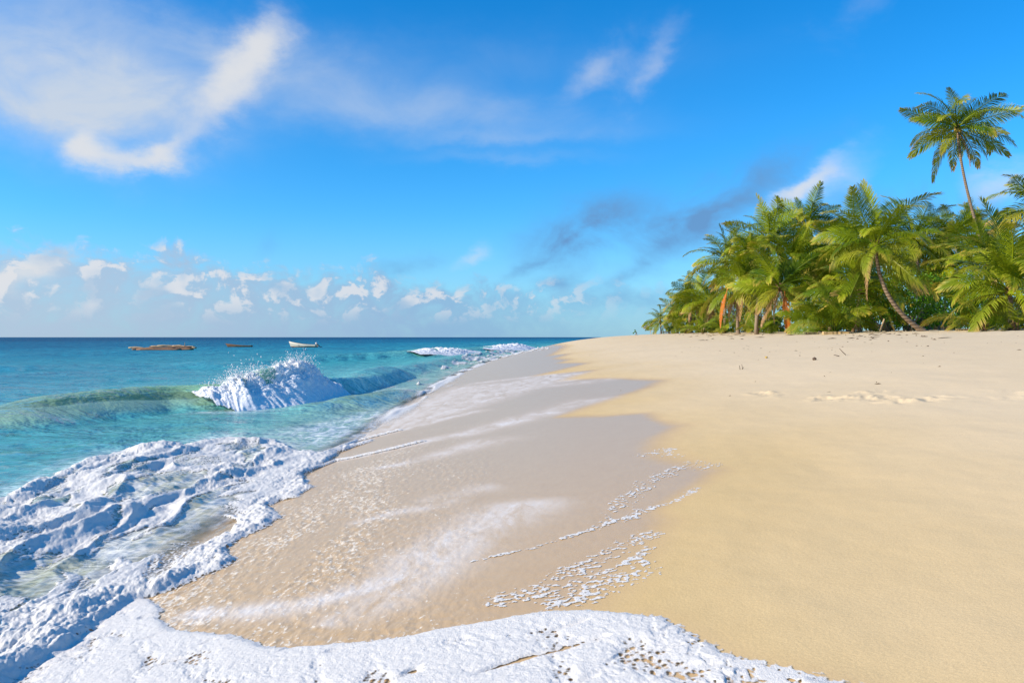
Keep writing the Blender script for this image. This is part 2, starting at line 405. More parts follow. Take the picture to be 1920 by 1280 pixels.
wetP, aP, bP, cP, dP = (atl(q) for q in (WET, FOAM_A, FOAM_B, FOAM_C, VEIL_D))
def veil_field(X, Y):
    v = np.zeros(X.shape)
    L = lambda p, a, b, k: np.maximum(0, line_mask(p, X, Y, a, b))*k
    for p, a, b, k in (
      ([(315,1150),(420,1150),(559,1136),(669,1106),(757,1080),(805,1034),(866,1003),(932,972),(1010,930)], .10, .42, .95),
      ([(604,1178),(640,1160),(713,1128),(790,1080),(850,1030),(930,985)], .16, .35, .75),
      ([(572,880),(627,865),(692,852),(740,841),(811,823),(880,812),(960,790),(1060,765)], .09, .5, .95),
      ([(596,856),(629,844),(668,827),(716,815),(766,803),(830,785),(920,765)], .07, .4, .9),
      ([(690,880),(760,868),(800,858),(860,842),(960,815)], .10, .5, .75),
      ([(780,945),(820,932),(860,925),(940,905)], .12, .3, .5),
      ([(640,985),(720,965),(800,950),(870,930)], .10, .25, .6),
      ([(820,765),(900,747),(960,738),(1040,715),(1110,708)], .3, .8, .7),
      ([(860,722),(950,712),(1020,704),(1060,697)], .3, .9, .8),
      ([(900,800),(1000,778),(1080,758),(1140,742)], .25, .7, .6),
      ([(880,735),(980,728),(1060,720),(1180,708)], .3, .7, .6)):
        v = np.maximum(v, L(p, a, b, k))
    sd = sdf(dP, X, Y)
    v = np.maximum(v, ss(-.3, .9, sd)*.78)
    return v

def build_beach():
    R = np.concatenate([rows(1.25, 170, .00062), np.geomspace(178, 3000, 30)]); T = cols(-.78, .80, .00165, 2.4)
    X, Y = grid(R, T); Z = beach_z(X, Y); s = X-XS(Y)
    sd = sdf(wetP, X, Y, 6.)
    sdn = sd+.05*fbm(X*2.2, Y*1.1, 5, 3)*np.minimum(1, Y/8)
    soft = .15+.25*(pn(X*.5, Y*.4, 8)+.5).clip(0, 1)+.01*Y
    wet = ss(-soft*.5, soft, sdn)
    wet = np.maximum(wet, ss(.2, -.2, s))
    damp = ss(1.25, .55, Z+.16*fbm(X*.35, Y*.2, 31, 3)); damp = np.maximum(damp*.95, ss(-.7, -.05, sd)*.45)
    # gentle relief, wrack shelf, trampled line, footprints
    rel = .035*fbm(X*.28, Y*.16, 21, 4)+.006*fbm(X*2.2, Y*1.6, 22, 3)
    Z = Z+rel*ss(.3, 5, s)*(1-wet*.9)
    top = ss(16, 22, s); Z = Z+top*(.10*fbm(X*.25, Y*.12, 77, 4)+.05*np.maximum(0, fbm(X*1.2, Y*.5, 78, 3)))
    tr = line_mask([(1400,736),(1462,738),(1500,745),(1560,749),(1620,744),(1690,752),(1760,747),(1820,738),(1880,742),(1960,738),(2100,732)], X, Y, .20, .36)
    tr2 = line_mask([(1590,738),(1640,735),(1660,741)], X, Y, .2, .2)
    brk = ss(-.45, .05, fbm(X*.8, Y*.5, 43, 2))
    tm = np.maximum(tr*brk, tr2*.6)
    Z = Z+tm*(.075*fbm(X*4.2, Y*3.0, 41, 3)+.006)
    fleck = ss(3.4, .9, s)*ss(-.5, .3, s)*ss(17, 9, Y)
    fleck *= .72+.75*fbm(X*1.5, Y*.6, 61, 3)
    fleck = np.maximum(fleck, .42*line_mask([(700,842),(800,806),(900,795),(1000,772)], X, Y, .3, .6))
    fleck = np.maximum(fleck, .10*ss(7, 3, s))
    fleck *= wet
    Z = Z+fleck.clip(0, 1)*.012*fbm(X*17, Y*9, 65, 3)*ss(16, 10, Y)
    keep = s > -14
    V = np.stack([X, Y, Z], -1).reshape(-1, 3); f = quads(*X.shape, keep)
    V, f, A = compact(V, f, dict(wet=wet, damp=damp, veil=veil_field(X, Y)*wet, fleck=fleck.clip(0, 1)))
    tag(link_mesh('beach', V, f, M['sand'], attrs=A), kind='structure')

def foam_zone(X, Y):                              # how far inside the churned zone, and the swell of the water under it
    sa = sdf(aP, X, Y)+.10*fbm(X*2.4, Y*2.4, 11, 4)
    s = X-XS(Y)
    wx = .55*fbm(X*.7, Y*.35, 71, 2); wy = .8*fbm(X*.6, Y*.3, 72, 2)
    big = fbm(X*1.0+wx*1.2, Y*.42+wy*.5, 12, 4, .42)
    ridge = (1-np.abs(pn(X*1.5+wx*1.5, Y*.50+wy*.5, 13))*2.0).clip(0, 1)**2
    deep = ss(.2, -1.5, s)
    rel = ss(-.15, .5, sa)*(.012+.02*deep+(.17*big+.06*ridge+.06*fbm(X*3.2+wx, Y*1.5, 15, 3))*(.07+.93*deep)*.88)
    bore = line_mask([(330,1098),(280,1106),(225,1124),(165,1160),(95,1205),(20,1266),(-90,1350)], X, Y, .24, .34)
    rel = rel+bore*.075*(.7+1.4*fbm(X*1.6, Y*1.6, 23, 2))*ss(-.15, .35, sa)
    return sa, rel, wx, wy
def sea_surface(X, Y, fine=True):
    s = X-XS(Y)
    deep = ss(0, -7, s)
    dy = np.minimum(.0007*Y**2, .05*Y)                # row spacing fades the octaves it cannot carry
    z = np.zeros(X.shape)
    wx, wy = X*.93+Y*.36, -X*.36+Y*.93
    for lam, amp, sd in ((7., .075, 1), (3.2, .05, 2), (1.6, .030, 3), (.8, .017, 4), (.4, .009, 5)):
        k = ss(lam*.55, lam*.2, dy)
        n = pn(wx/lam*.75+.3*pn(X/lam, Y/lam, 50+sd), wy/lam*1.15, sd)
        z += 1.15*k*amp*(1.0-2.0*np.abs(n)-.5)
    z *= .22+.48*deep+.3*ss(-8, -20, s)
    far = 0
    for w in WAVES: far = far+wave_z(w, X, Y)
    sa, rel, _, _ = foam_zone(X, Y)
    return z*(1-.5*ss(-.2, .4, sa))+far+rel-ss(-.6, 1.2, s)*.06*(1-ss(-.2, .1, sa)), far
def build_sea():
    R = np.concatenate([rows(2.0, 260, .0007), np.geomspace(272, 60000, 60)]); T = cols(-.80, .30, .0018, 3.2)
    X, Y = grid(R, T); Z, far = sea_surface(X, Y); B = beach_z(X, Y); s = X-XS(Y)
    zin, zrel, _, _ = foam_zone(X, Y); Z = Z+(np.maximum(Z, B+.010+zrel*.8)-Z)*ss(-.06, .18, zin)
    dep = Z-B
    Yc = np.minimum(Y, 4000)
    off = .0+.10*ss(.1, -.7, s)+.25*ss(-.5, -4.5, s)+.20*ss(-4, -22, s)+.25*ss(-15, -110, s)+.25*ss(-60, -500, s)
    off = off*(1-.75*ss(-.5, .6, zin))
    vl = veil_field(X, Y)
    vl = np.maximum(vl, .62*ss(-.9, .2, zin))
    w = WAVES[0]; d, par, side = seg_dist(w['P'], X, Y)
    vl = np.maximum(vl, .62*ss(0.1, -.2, d*side)*ss(1.9, .2, d)*ss(3.2, 5, par)*ss(11.5, 9, par))
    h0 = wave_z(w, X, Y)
    glow = ss(.05, .30, h0)*ss(8.6, 6.0, par)*ss(.15, 1.6, par)*ss(2.2, 1.3, d*side/wloc(w, par))  # where the crest gets its painted glow and its translucency
    glow = np.maximum(glow, ss(.12, .28, wave_z(WAVES[3], X, Y))*.75)
    glow = np.maximum(glow, ss(.35, .9, wave_z(WAVES[1], X, Y)+wave_z(WAVES[2], X, Y))*.35)
    keep = dep > -.02
    V = np.stack([X, Y, Z], -1).reshape(-1, 3); f = quads(*X.shape, keep)
    V, f, A = compact(V, f, dict(depth=dep, offshore=off, veil=vl, crest_glow=glow))
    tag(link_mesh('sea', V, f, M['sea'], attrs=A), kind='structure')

def build_foam():
    R = rows(1.5, 175, .00045, .03); T = np.arange(-.86, .62, .00125)
    X, Y = grid(R, T); B = beach_z(X, Y); S, _ = sea_surface(X, Y); s = X-XS(Y)
    zin, zrel, wx, wy = foam_zone(X, Y); S = S+(np.maximum(S, B+.010+zrel*.8)-S)*ss(-.06, .18, zin)
    base = np.maximum(B, S)
    # A: churned foam of the spent wave, a film a couple of centimetres thick riding on the water
    sa = zin; rx, ry = X*.92+Y*.38, -X*.38+Y*.92
    bub = ss(-.05, .35, fbm(X*.9, Y*.5, 73, 2)); near = ss(.9, .15, sa)
    mid = billow(X*3.4+wx, Y*1.9, 14, 3)-.22
    fine = billow(X*9, Y*6, 16, 3)-.22
    hole = fbm(X*1.15+wx*1.5, Y*.36+wy*.6, 18, 5, .62)+.03-.28*near
    lacy = fbm(rx*2.4+wx*2, ry*.75+wy, 81, 5, .62); patch = fbm(X*.7, Y*.35, 82, 3)
    ca = ss(-.02, .12, sa)*(1-ss(.12, .24, hole)*.97)
    ca = ca*(1-.70*ss(-.02, .36, lacy+.45*patch)*ss(.05, .3, sa))
    lip = np.sqrt(ss(-.03, .16, sa))
    hA = lip*(.012+.036*mid*np.maximum(.4+.6*bub, near)+.034*fine*np.maximum(.5+.5*bub, near)+.020*(billow(X*19, Y*13, 87, 2)-.22)*np.maximum(.4+.6*bub, near)+.012*near)
    rim = np.exp(-((sa-.10)/.08)**2)*(.5+fbm(X*1.7, Y*1.7, 19, 2)); hA += rim*.018*ss(-.05, .05, sa)
    hA = hA*ss(.15, .6, ca)
    # B: thin sheet spreading over the sand
    jb = .035*fbm(X*5, Y*5, 24, 3)
    sb = sdf(bP, X, Y)+jb
    rag = ss(-.1, 1.0, X-.10*Y)                          # right-hand rim is ragged, left rim is a clean roll
    pores = fbm(X*15, Y*9, 26, 3)+.35*fbm(X*3, Y*3, 88, 2)
    cb = ss(-.015, .04+.07*rag, sb)*(1-rag*ss(.06, .26, pores-.5*ss(.25, .8, sb))*.92)
    slots = fbm(rx*2.6+.6*pn(X*1.5, Y*1.5, 3), ry*7.5, 28, 3)
    sl = slots+.30*fbm(X*.8, Y*1.2, 74, 2)+.02; cb = cb*(1-ss(.33, .42, sl)*ss(.22, .5, sb)*.95)
    lacb = fbm(rx*4.5, ry*2.0, 83, 5, .62)+.5*fbm(X*.8, Y*.8, 84, 2); cb = cb*(1-.60*ss(-.12, .40, lacb)*ss(.08, .3, sb))
    hB = np.sqrt(ss(-.015, .16, sb))*(1-.8*ss(.2, .4, sl))*(.014-.006*rag+.005*fbm(X*1.1, Y*1.3, 29, 3)+.005*billow(X*16, Y*13, 30, 2))
    hB += np.exp(-((sb-.05)/.05)**2)*.005*(1-rag)
    # C: lines of broken foam along the far waterline
    sc_ = sdf(cP, X, Y, 6)+.35*fbm(X*.8, Y*.35, 33, 3)
    cc = ss(-.1, .5, sc_)*(1-.95*ss(-.16, .10, fbm(X*1.3, Y*.22, 34, 4)))
    hC = ss(-.1, .6, sc_)*(.02+.42*np.maximum(0, fbm(X*1.5, Y*.4, 35, 3)))
    # D: lace of bubbles stranded along the edge of the wet sand
    lace = np.zeros(X.shape)
    L = lambda p, a, b: line_mask(p, X, Y, a, b)
    lace = np.maximum(lace, .95*L([(850,1062),(930,1042),(997,1028),(1107,993),(1216,955),(1277,936),(1320,908)], .022, .05))
    lace = np.maximum(lace, .62*L([(1090,1000),(1180,968),(1240,945)], .10, .12))
    lace = np.maximum(lace, .92*L([(960,1128),(1040,1112),(1110,1082),(1170,1058),(1235,1015)], .05, .06))
    lace = np.maximum(lace, .84*L([(1000,1140),(1080,1120),(1140,1092),(1195,1070),(1215,1045)], .18, .13))
    lace = np.maximum(lace, .66*L([(880,1140),(1000,1105),(1100,1060),(1180,1020),(1240,990)], .16, .12))
    lace = np.maximum(lace, .60*L([(1100,1000),(1220,900),(1300,870),(1350,880)], .12, .2))
    lace = np.maximum(lace, .58*L([(1180,860),(1250,845),(1280,860)], .2, .2))
    q = X*.80+Y*.60; r_ = -X*.60+Y*.80
    ln = fbm(X*19+.5*pn(X*6, Y*6, 2), Y*30, 36, 3)+.3*pn(X*4, Y*5, 39)
    cl = .52*ss(-.12, .16, ln+lace*.72-.52)*ss(.15, .4, lace)
    hL = .0025*ss(0, .3, ln+lace*.72-.56)
    lapse = ss(.02, -.1, np.maximum(sa, sb))
    cl = cl*lapse
    # thin rolled lips of the swash
    lp = np.maximum(L([(596,856),(629,844),(668,827),(716,815),(766,803)], .045, .06), .8*L([(560,888),(627,865),(692,852),(740,841),(811,823)], .035, .07))
    clp = ss(.25, .5, lp+.15*fbm(X*6, Y*3, 38, 2))
    zc = B+.02*fbm(X*1.0, Y*.25, 85, 3)*8*.25
    edge = np.exp(-((zc+.015)/(.035+.0006*Y))**2)*ss(16, 20, Y)*ss(-.28, .0, fbm(X*1.3, Y*.2, 86, 3))
    cc = np.maximum(cc, edge); hC = np.maximum(hC, edge*.05)
    H = np.maximum.reduce([hA*ca, hB*cb, hC*cc, hL*cl, .045*clp*lp])
    cov = np.maximum.reduce([ca, cb, cc, cl, clp*.9])
    Z = base+np.maximum(H, 0)+.004
    keep = cov > .06
    V = np.stack([X, Y, Z], -1).reshape(-1, 3); f = quads(*X.shape, keep)
    V, f, A = compact(V, f, dict(cover=cov))
    o = link_mesh('sea_foam', V, f, M['foam'], attrs=A)
    tag(o, 'white foam of the spent wave spread over wet sand and shallow water', 'foam', kind='stuff')

# ------------------------------------------------------------------ breaking crests: white water and thrown drops
def breaker(w, t0, t1, sc, label, seed, nspray, humps, ak=1.):
    P, H = w['P'], w['H']; nt, npf = 420, 120
    tt = np.linspace(t0, t1, nt); idx = np.arange(len(P))
    cx = np.interp(tt, idx, P[:,0]); cy = np.interp(tt, idx, P[:,1]); h = np.interp(tt, idx, H)
    k = max(1, nt//14); ker = np.ones(k)/k
    pad = lambda a: np.convolve(np.pad(a, k, 'edge'), ker, 'same')[k:-k]
    cx, cy, h = pad(cx), pad(cy), pad(h)
    tx = np.gradient(cx); ty = np.gradient(cy); n_ = np.hypot(tx, ty); nx, ny = -ty/n_, tx/n_      # seaward normal
    e = np.linspace(0, 1, nt); env = ss(0, .42, e)**1.3*ss(1, .80, e)
    hump = np.zeros(nt)
    for c, wd, a in humps: hump += a*np.exp(-((e-c)/wd)**2)
    wf = w['wf']
    wl = wloc(w, tt)/wf
    D = np.array([wf*2.3, wf*1.65, wf*1.15, wf*.75, wf*.30, -wf*.10, -wf*.42, -wf*.68, -wf*.8])
    Zf = np.array([.62, .86, 1.0, .98, .74, .46, .22, .02, -.30])
    q = np.linspace(0, 1, len(D)); p = np.linspace(0, 1, npf)
    qq = np.linspace(0, 1, 200); Dq = np.interp(qq, q, D); Zq = np.interp(qq, q, Zf)
    kk = np.ones(21)/21; Dq = np.convolve(np.pad(Dq, 10, 'edge'), kk, 'valid'); Zq = np.convolve(np.pad(Zq, 10, 'edge'), kk, 'valid')
    a0 = .16*(1-env)[:,None]; a1 = ((.24 if sc == 1 else .62)+(.76 if sc == 1 else .38)*env+.30*env*(1-env)*fbm(e*34, e*0+seed, 7, 4)*2)[:,None]; PP = a0+(a1-a0)*p[None,:]
    Dp = np.interp(PP, qq, Dq); Zp = np.interp(PP, qq, Zq)
    hump = hump+h*.22*env*pn(e*11, e*0+seed)+h*.14*env*pn(e*27, e*0+seed+5)
    ht = (h+hump)*(.72+.28*env)
    push = wl*(1+.12*env*np.sin(e*9+seed))
    X = cx[:,None]+nx[:,None]*(Dp*push[:,None]); Y = cy[:,None]+ny[:,None]*(Dp*push[:,None])
    Z = ht[:,None]*Zp
    # normals
    g = lambda A: (np.gradient(A, axis=0), np.gradient(A, axis=1))
    xu, xv = g(X); yu, yv = g(Y); zu, zv = g(Z)
    N = np.stack([yu*zv-zu*yv, zu*xv-xu*zv, xu*yv-yu*xv], -1); N /= np.linalg.norm(N, axis=-1, keepdims=True)+1e-9
    if N[nt//2, npf//3, 2] < 0: N = -N
    d = 0; a = 1.
    for o in range(5):
        fq = 2.3/sc*2**o
        d = d+a*(.55*pn3(X*fq*.8+seed+31, Y*fq*.8, Z*fq, seed+o+40)+.6*np.abs(pn3(X*fq+seed, Y*fq, Z*fq*1.2, seed+o))-.13); a *= .66
    amp = .14*ak*sc*(.25+.75*env[:,None])*(.22+.78*ss(.25, .85, Zp))
    topb = 1+.6*np.exp(-((PP-.28)/.16)**2)
    d = d*amp*topb
    d = d+.022*sc*env[:,None]*ss(.36, .6, PP)*pn(e[:,None]*75+p[None,:]*0, p[None,:]*3.5+e[:,None]*8, seed+9)
    X = X+N[...,0]*d; Y = Y+N[...,1]*d; Z = Z+N[...,2]*d
    root = empty('breaking_wave', (float(cx[nt//2]), float(cy[nt//2]), 0), label, 'wave', 'waves breaking along the shore')
    off = np.array(root.location)
    V = np.stack([X, Y, Z], -1).reshape(-1, 3)-off
    mb = MB(); rnd = random.Random(seed)
    for _ in range(nspray*2):                                 # clots of froth that roughen the crest
        i = rnd.randrange(8, nt-8); j = int(np.clip(rnd.gauss(.30, .16), 0, .9)*npf)
        c = np.array([X[i,j], Y[i,j], Z[i,j]])-off; r = sc*rnd.uniform(.006, .017)*env[i]
        if r > .004: mb.ball(c+np.array([0, 0, r*.4]), (r*rnd.uniform(.7, 1.5), r, r*rnd.uniform(.7, 1.3)), .3, 0)
    f = quads(nt, npf)
    nb = len(V); V = np.concatenate([V, np.array(mb.v)]); tri = [tuple(k+nb for k in q) for q in mb.f]
    link_mesh('foam', V, [tuple(map(int, q)) for q in f]+tri, M['wfoam'], root)
    sp = MB()
    for _ in range(int(nspray*1.6)):
        c_, wd, a_ = rnd.choice(humps); ee = np.clip(rnd.gauss(c_, wd*1.0), .03, .97); i = int(ee*(nt-1))
        j = int(np.clip(rnd.gauss(.30, .10), .05, .7)*npf)
        up = abs(rnd.gauss(0, 1))*(.06+1.0*abs(a_))*sc*math.exp(-((ee-c_)/wd)**2*.5)
        c = np.array([X[i,j], Y[i,j], Z[i,j]])-off+np.array([rnd.gauss(0, .07*sc), rnd.gauss(0, .07*sc), up])
        r = sc*rnd.choice((.005, .006, .008, .010, .014))
        sp.ball(c, (r, r, r*rnd.uniform(.8, 1.9)), .3, 0)
    tag(sp.build('spray', M['wfoam'], root), kind='stuff')

# ------------------------------------------------------------------ palms
def mat_frond(name, ca, cb, tip, trans, tipk):
    m, t, b, out = new_mat(name)
    r = t.node('ShaderNodeObjectInfo').outputs['Random']; tt = t.attr('along')
    co = t.node('ShaderNodeTexCoord').outputs['Object']
    n = t.noise(co, 5., 3, .6)
    c = t.mix(t.m('ADD', t.m('MULTIPLY', r, .75), t.m('MULTIPLY', t.m('SUBTRACT', n, .5), .7), clamp=True), ca, cb)
    f = t.m('MULTIPLY', t.smooth(t.m('ADD', tt, t.m('MULTIPLY', t.m('SUBTRACT', n, .5), .9)), .55, 1.15), tipk)
    f = t.m('MULTIPLY', f, t.m('ADD', .35, t.m('MULTIPLY', t.m('FRACT', t.m('MULTIPLY', r, 7.31)), .9)))
    c = t.mix(f, c, tip)
    t.l.new(c, b.inputs['Base Color']); b.inputs['Roughness'].default_value = .42; b.inputs['Specular IOR Level'].default_value = .16
    tl = t.node('ShaderNodeBsdfTranslucent'); t.l.new(t.mix(.5, c, t.vm('MULTIPLY', c, (1.5, 1.35, .6))), tl.inputs[0])
    mx = t.node('ShaderNodeMixShader'); mx.inputs[0].default_value = trans
    t.l.new(b.outputs[0], mx.inputs[1]); t.l.new(tl.outputs[0], mx.inputs[2]); t.l.new(mx.outputs[0], out.inputs[0])
    return m
M['fr_green'] = mat_frond('green_frond', (.070,.130,.004), (.33,.385,.012), (.52,.38,.06), .22, .9)
M['fr_old'] = mat_frond('yellowing_frond', (.17,.23,.014), (.36,.33,.03), (.48,.29,.11), .30, 1.0)
M['fr_dead'] = mat_frond('dry_frond', (.30,.17,.07), (.40,.25,.12), (.36,.22,.12), .15, .8)
M['fr_orange'] = mat_frond('orange_frond', (.50,.15,.02), (.56,.17,.02), (.48,.25,.10), .2, .6)
M['trunk'] = None
def mat_trunk():
    m, t, b, out = new_mat('palm_trunk'); co = t.node('ShaderNodeTexCoord').outputs['Object']; x, y, z = t.sep(co)
    n = t.noise(co, 4., 5, .65); ring = t.m('SINE', t.m('ADD', t.m('MULTIPLY', z, 34.), t.m('MULTIPLY', n, 5.)))
    c = t.mix(n, (.17,.115,.07), (.34,.25,.165)); c = t.mix(t.smooth(ring, .55, .95), c, (.11,.075,.045))
    t.l.new(c, b.inputs['Base Color']); b.inputs['Roughness'].default_value = .85
    t.l.new(t.bump(t.m('ADD', ring, t.m('MULTIPLY', n, 2.)), .6, .02), b.inputs['Normal'])
    return m
M['trunk'] = mat_trunk()
M['fibre'] = simple('palm_fibre', (.16,.095,.045), .95, .4, 12., .8, 50)
M['nut_y'] = simple('yellow_coconut', (.50,.32,.04), .45, .2)
M['nut_g'] = simple('green_coconut', (.17,.19,.03), .45, .2)

def frond_mesh(name, e0, droop, mat, start=.13, nl=46, leaf=.235, hang=.35, side=0., seed=0, ragged=0.):
    rnd = random.Random(seed); n = 22
    pts = [Vector((0, 0, 0))]; tan = []
    for i in range(n+1):
        s = i/n; e = D2R(e0-droop*s**1.35); yw = side*s*s
        t = Vector((math.cos(e)*math.cos(yw), math.cos(e)*math.sin(yw), math.sin(e))); tan.append(t)
        if i: pts.append(pts[-1]+(tan[i-1]+t).normalized()/n)
    V = []; Fc = []; A = []
    for i, p in enumerate(pts):                                        # rachis
        r = .0085*(1-i/n)**.8+.0012
        if i == 0: r *= 1.6
        t = tan[i]; a = t.cross(Vector((0, 0, 1))); a = a.normalized() if a.length > .05 else Vector((0, -1, 0)); b = a.cross(t)
        for k in range(4):
            q = math.pi/2*k; V.append(p+a*math.cos(q)*r*1.3+b*math.sin(q)*r); A.append(i/n*.5+.3)
    for i in range(n):
        for k in range(4): Fc.append((i*4+k, i*4+(k+1) % 4, i*4+4+(k+1) % 4, i*4+4+k))
    for j in range(nl):
        s = start+(1-start)*(j+.5)/nl; x = s*n; i = min(int(x), n-1); f = x-i
        p = pts[i].lerp(pts[i+1], f); t = tan[i].lerp(tan[i+1], f).normalized()
        sd0 = t.cross(Vector((0, 0, 1))); sd0 = sd0.normalized() if sd0.length > .08 else Vector((0, -1, 0))
        if sd0.y > 0: sd0 = -sd0
        up = sd0.cross(t); up = up if up.z >= 0 or abs(t.z) > .9 else -up
        u = (s-start)/(1-start); prof = min(1, .45+u*3.2)*(1-.72*max(0, (u-.45)/.55)**1.6)
        a = D2R(66-34*u)
        for sg in (-1, 1):
            if rnd.random() < ragged*.5: continue
            l = leaf*prof*rnd.uniform(.86, 1.08)*(1 if rnd.random() > ragged else rnd.uniform(.3, .8))
            d = (t*math.cos(a+rnd.uniform(-.1, .1))+sd0*sg*math.sin(a)+up*rnd.uniform(.10, .34)+Vector((0, 0, -hang*.35))).normalized()
            d2 = (d+Vector((0, 0, -hang*rnd.uniform(.7, 1.3)))).normalized()
            d3 = (d2+Vector((0, 0, -hang*rnd.uniform(.8, 1.8)))).normalized()
            w = .0070*rnd.uniform(.8, 1.15); wd = (t-d*t.dot(d)).normalized()
            q0 = p; q1 = p+d*l*.4; q2 = q1+d2*l*.35; q3 = q2+d3*l*.25
            b_ = len(V)
            V += [q0-wd*w*.5, q0+wd*w*.5, q1-wd*w, q1+wd*w, q2-wd*w*.75, q2+wd*w*.75, q3]
            A += [u*.6, u*.6, u*.75+.1, u*.75+.1, u*.8+.2, u*.8+.2, u*.8+.35]
            Fc += [(b_, b_+1, b_+3, b_+2), (b_+2, b_+3, b_+5, b_+4), (b_+4, b_+5, b_+6)]
    o = link_mesh(name, [tuple(v) for v in V], Fc, mat, smooth=False, attrs=dict(along=A))
    me = o.data; bpy.data.objects.remove(o)
    return me
FR = []                                                  # (elevation, mesh)
sd_ = 100
for e0, dr, hg, mt in ((84,28,.12,'fr_green'), (78,55,.2,'fr_green'), (68,66,.25,'fr_green'), (60,84,.3,'fr_green'), (48,70,.35,'fr_green'), (40,88,.4,'fr_green'),
                       (26,72,.5,'fr_green'), (18,84,.55,'fr_green'), (6,62,.6,'fr_green'), (-4,66,.65,'fr_old'), (-16,56,.7,'fr_old'), (-32,44,.75,'fr_old'), (-52,30,.7,'fr_old')):
    for sv in (-.35, .3):
        sd_ += 1; FR.append((e0, frond_mesh('frond', e0, dr, M[mt], hang=hg, side=sv, seed=sd_, ragged=.04 if e0 > 0 else .14)))
FR_DEAD = [frond_mesh('frond', e, 26, M['fr_dead'], hang=.7, seed=300+k, ragged=.3, leaf=.2, nl=44) for k, e in enumerate((-48, -62, -70))]
FR_ORANGE = frond_mesh('frond', -72, 16, M['fr_orange'], hang=.5, seed=320, ragged=.08, leaf=.16, nl=60)
FRY = []                                                 # fronds of young palms: long bare stalk
for e0, dr in ((86,22), (80,48), (72,62), (62,70), (54,84), (44,80), (34,78), (22,60)):
    for sv in (-.25, .25):
        sd_ += 1; FRY.append((e0, frond_mesh('frond', e0, dr, M['fr_green' if e0 > 40 else 'fr_old'], start=.24, hang=.3, side=sv, seed=sd_, leaf=.26, nl=44)))
def inst(name, me, parent, loc, rot=(0, 0, 0), sc=1., label=None):
    o = bpy.data.objects.new(name, me); C.objects.link(o); o.parent = parent
    o.location = loc; o.rotation_euler = rot; o.scale = (sc,)*3 if not hasattr(sc, '__len__') else sc
    if label: o['label'] = label
    return o
NUT = None
def nut_mesh(mat):
    mb = MB(); mb.ball((0, 0, 0), (.11, .11, .14), .04, 2); o = mb.build('coconut', mat); me = o.data; bpy.data.objects.remove(o); return me
NUTS = {k: nut_mesh(M[k]) for k in ('nut_y', 'nut_g')}
def px(u, v, y): return Vector(((u-U0)/F*y, y, HC-(v-V0)/F*y))
def palm(label, crown, y, L, base=None, mid=None, nf=24, seed=0, emax=86, emin=-45, dead=0, orange=None, nuts=None, r0=.15, wind=.12, group='coconut palms along the top of the beach'):
    rnd = random.Random(seed); ct = px(crown[0], crown[1], y)
    bu = base if base is not None else crown[0]+rnd.uniform(-14, 14)
    bx = (bu-U0)/F*y; bz = ground(bx, y)-.12; b = Vector((bx, y+rnd.uniform(-.4, .4), bz))
    root = empty('palm_tree', b, label, 'palm tree', group)
    c = ct-b
    if mid: q = px(mid[0], mid[1], y)-b; ctrl = (q-(c)*.25)*2 - Vector((0, 0, 0)); ctrl = (q-c*.25)/.5
    else: ctrl = Vector((c.x*.2+rnd.uniform(-.3, .3), 0, c.z*.55))
    pts = []; rad = []; n = 30
    for i in range(n+1):
        t = i/n; p = ctrl*2*t*(1-t)+c*t*t; pts.append(p)
        rad.append(r0*(1-.38*t)*(1+.035*(-1)**i)+.10*r0*math.exp(-t*14)*6)
    mb = MB(); mb.tube(pts, rad, 9); mb.build('trunk', M['trunk'], root)
    mb = MB(); mb.ball(c+Vector((0, 0, .02)), (r0*1.25, r0*1.25, .34), .22, 2)
    for k in range(14):
        a = rnd.uniform(0, 6.28); z = rnd.uniform(-.35, .3); mb.tube([c+Vector((0, 0, z)), c+Vector((math.cos(a)*r0*2.2, math.sin(a)*r0*2.2, z+rnd.uniform(-.25, .3)))], [.05, .01], 5)
    mb.build('crown_base', M['fibre'], root)
    nf += 6
    for i in range(nf):
        k = (i+.5)/nf; e = emax-(emax-emin)*k**1.2+rnd.uniform(-9, 9)
        az = i*2.39996+rnd.uniform(-.25, .25)+seed
        cand = sorted(FR, key=lambda fe: abs(fe[0]-e))[:2]; me = rnd.choice(cand)[1]
        l = L*1.08*rnd.uniform(.80, 1.12)*(1 if e > -20 else .9)*(.80 if i < 2 else 1)
        o = inst('frond', me, root, c+Vector((math.cos(az)*.06, math.sin(az)*.06, .22-.4*k)), (rnd.uniform(-.12, .12), rnd.uniform(-.08, .08), az), (l, l*rnd.uniform(.9, 1.15), l))
        w = wind*rnd.uniform(.4, 1.4)                       # trade wind off the sea leans the fronds inland
        o.rotation_mode = 'QUATERNION'
        o.rotation_quaternion = Quaternion((0, 1, 0), w) @ Matrix.Rotation(az, 3, 'Z').to_quaternion() @ Quaternion((1, 0, 0), rnd.gauss(0, .55))
    for k in range(dead):
        az = rnd.uniform(0, 6.28); inst('frond', rnd.choice(FR_DEAD), root, c+Vector((0, 0, -.25)), (0, 0, az), L*rnd.uniform(.6, .85), 'dry brown frond hanging below the crown')
    if orange is not None:
        inst('frond', FR_ORANGE, root, c+Vector((orange[0], -1.5, orange[1])), (0, 0, orange[2]), orange[3], 'dry orange frond hanging beside the trunk')
    for k in range(6 if nuts else 0):
        a = 3.6+k*.45; inst('coconut', NUTS[nuts], root, c+Vector((math.cos(a)*.27, math.sin(a)*.27, -.22-.12*(k % 2))))
    return root
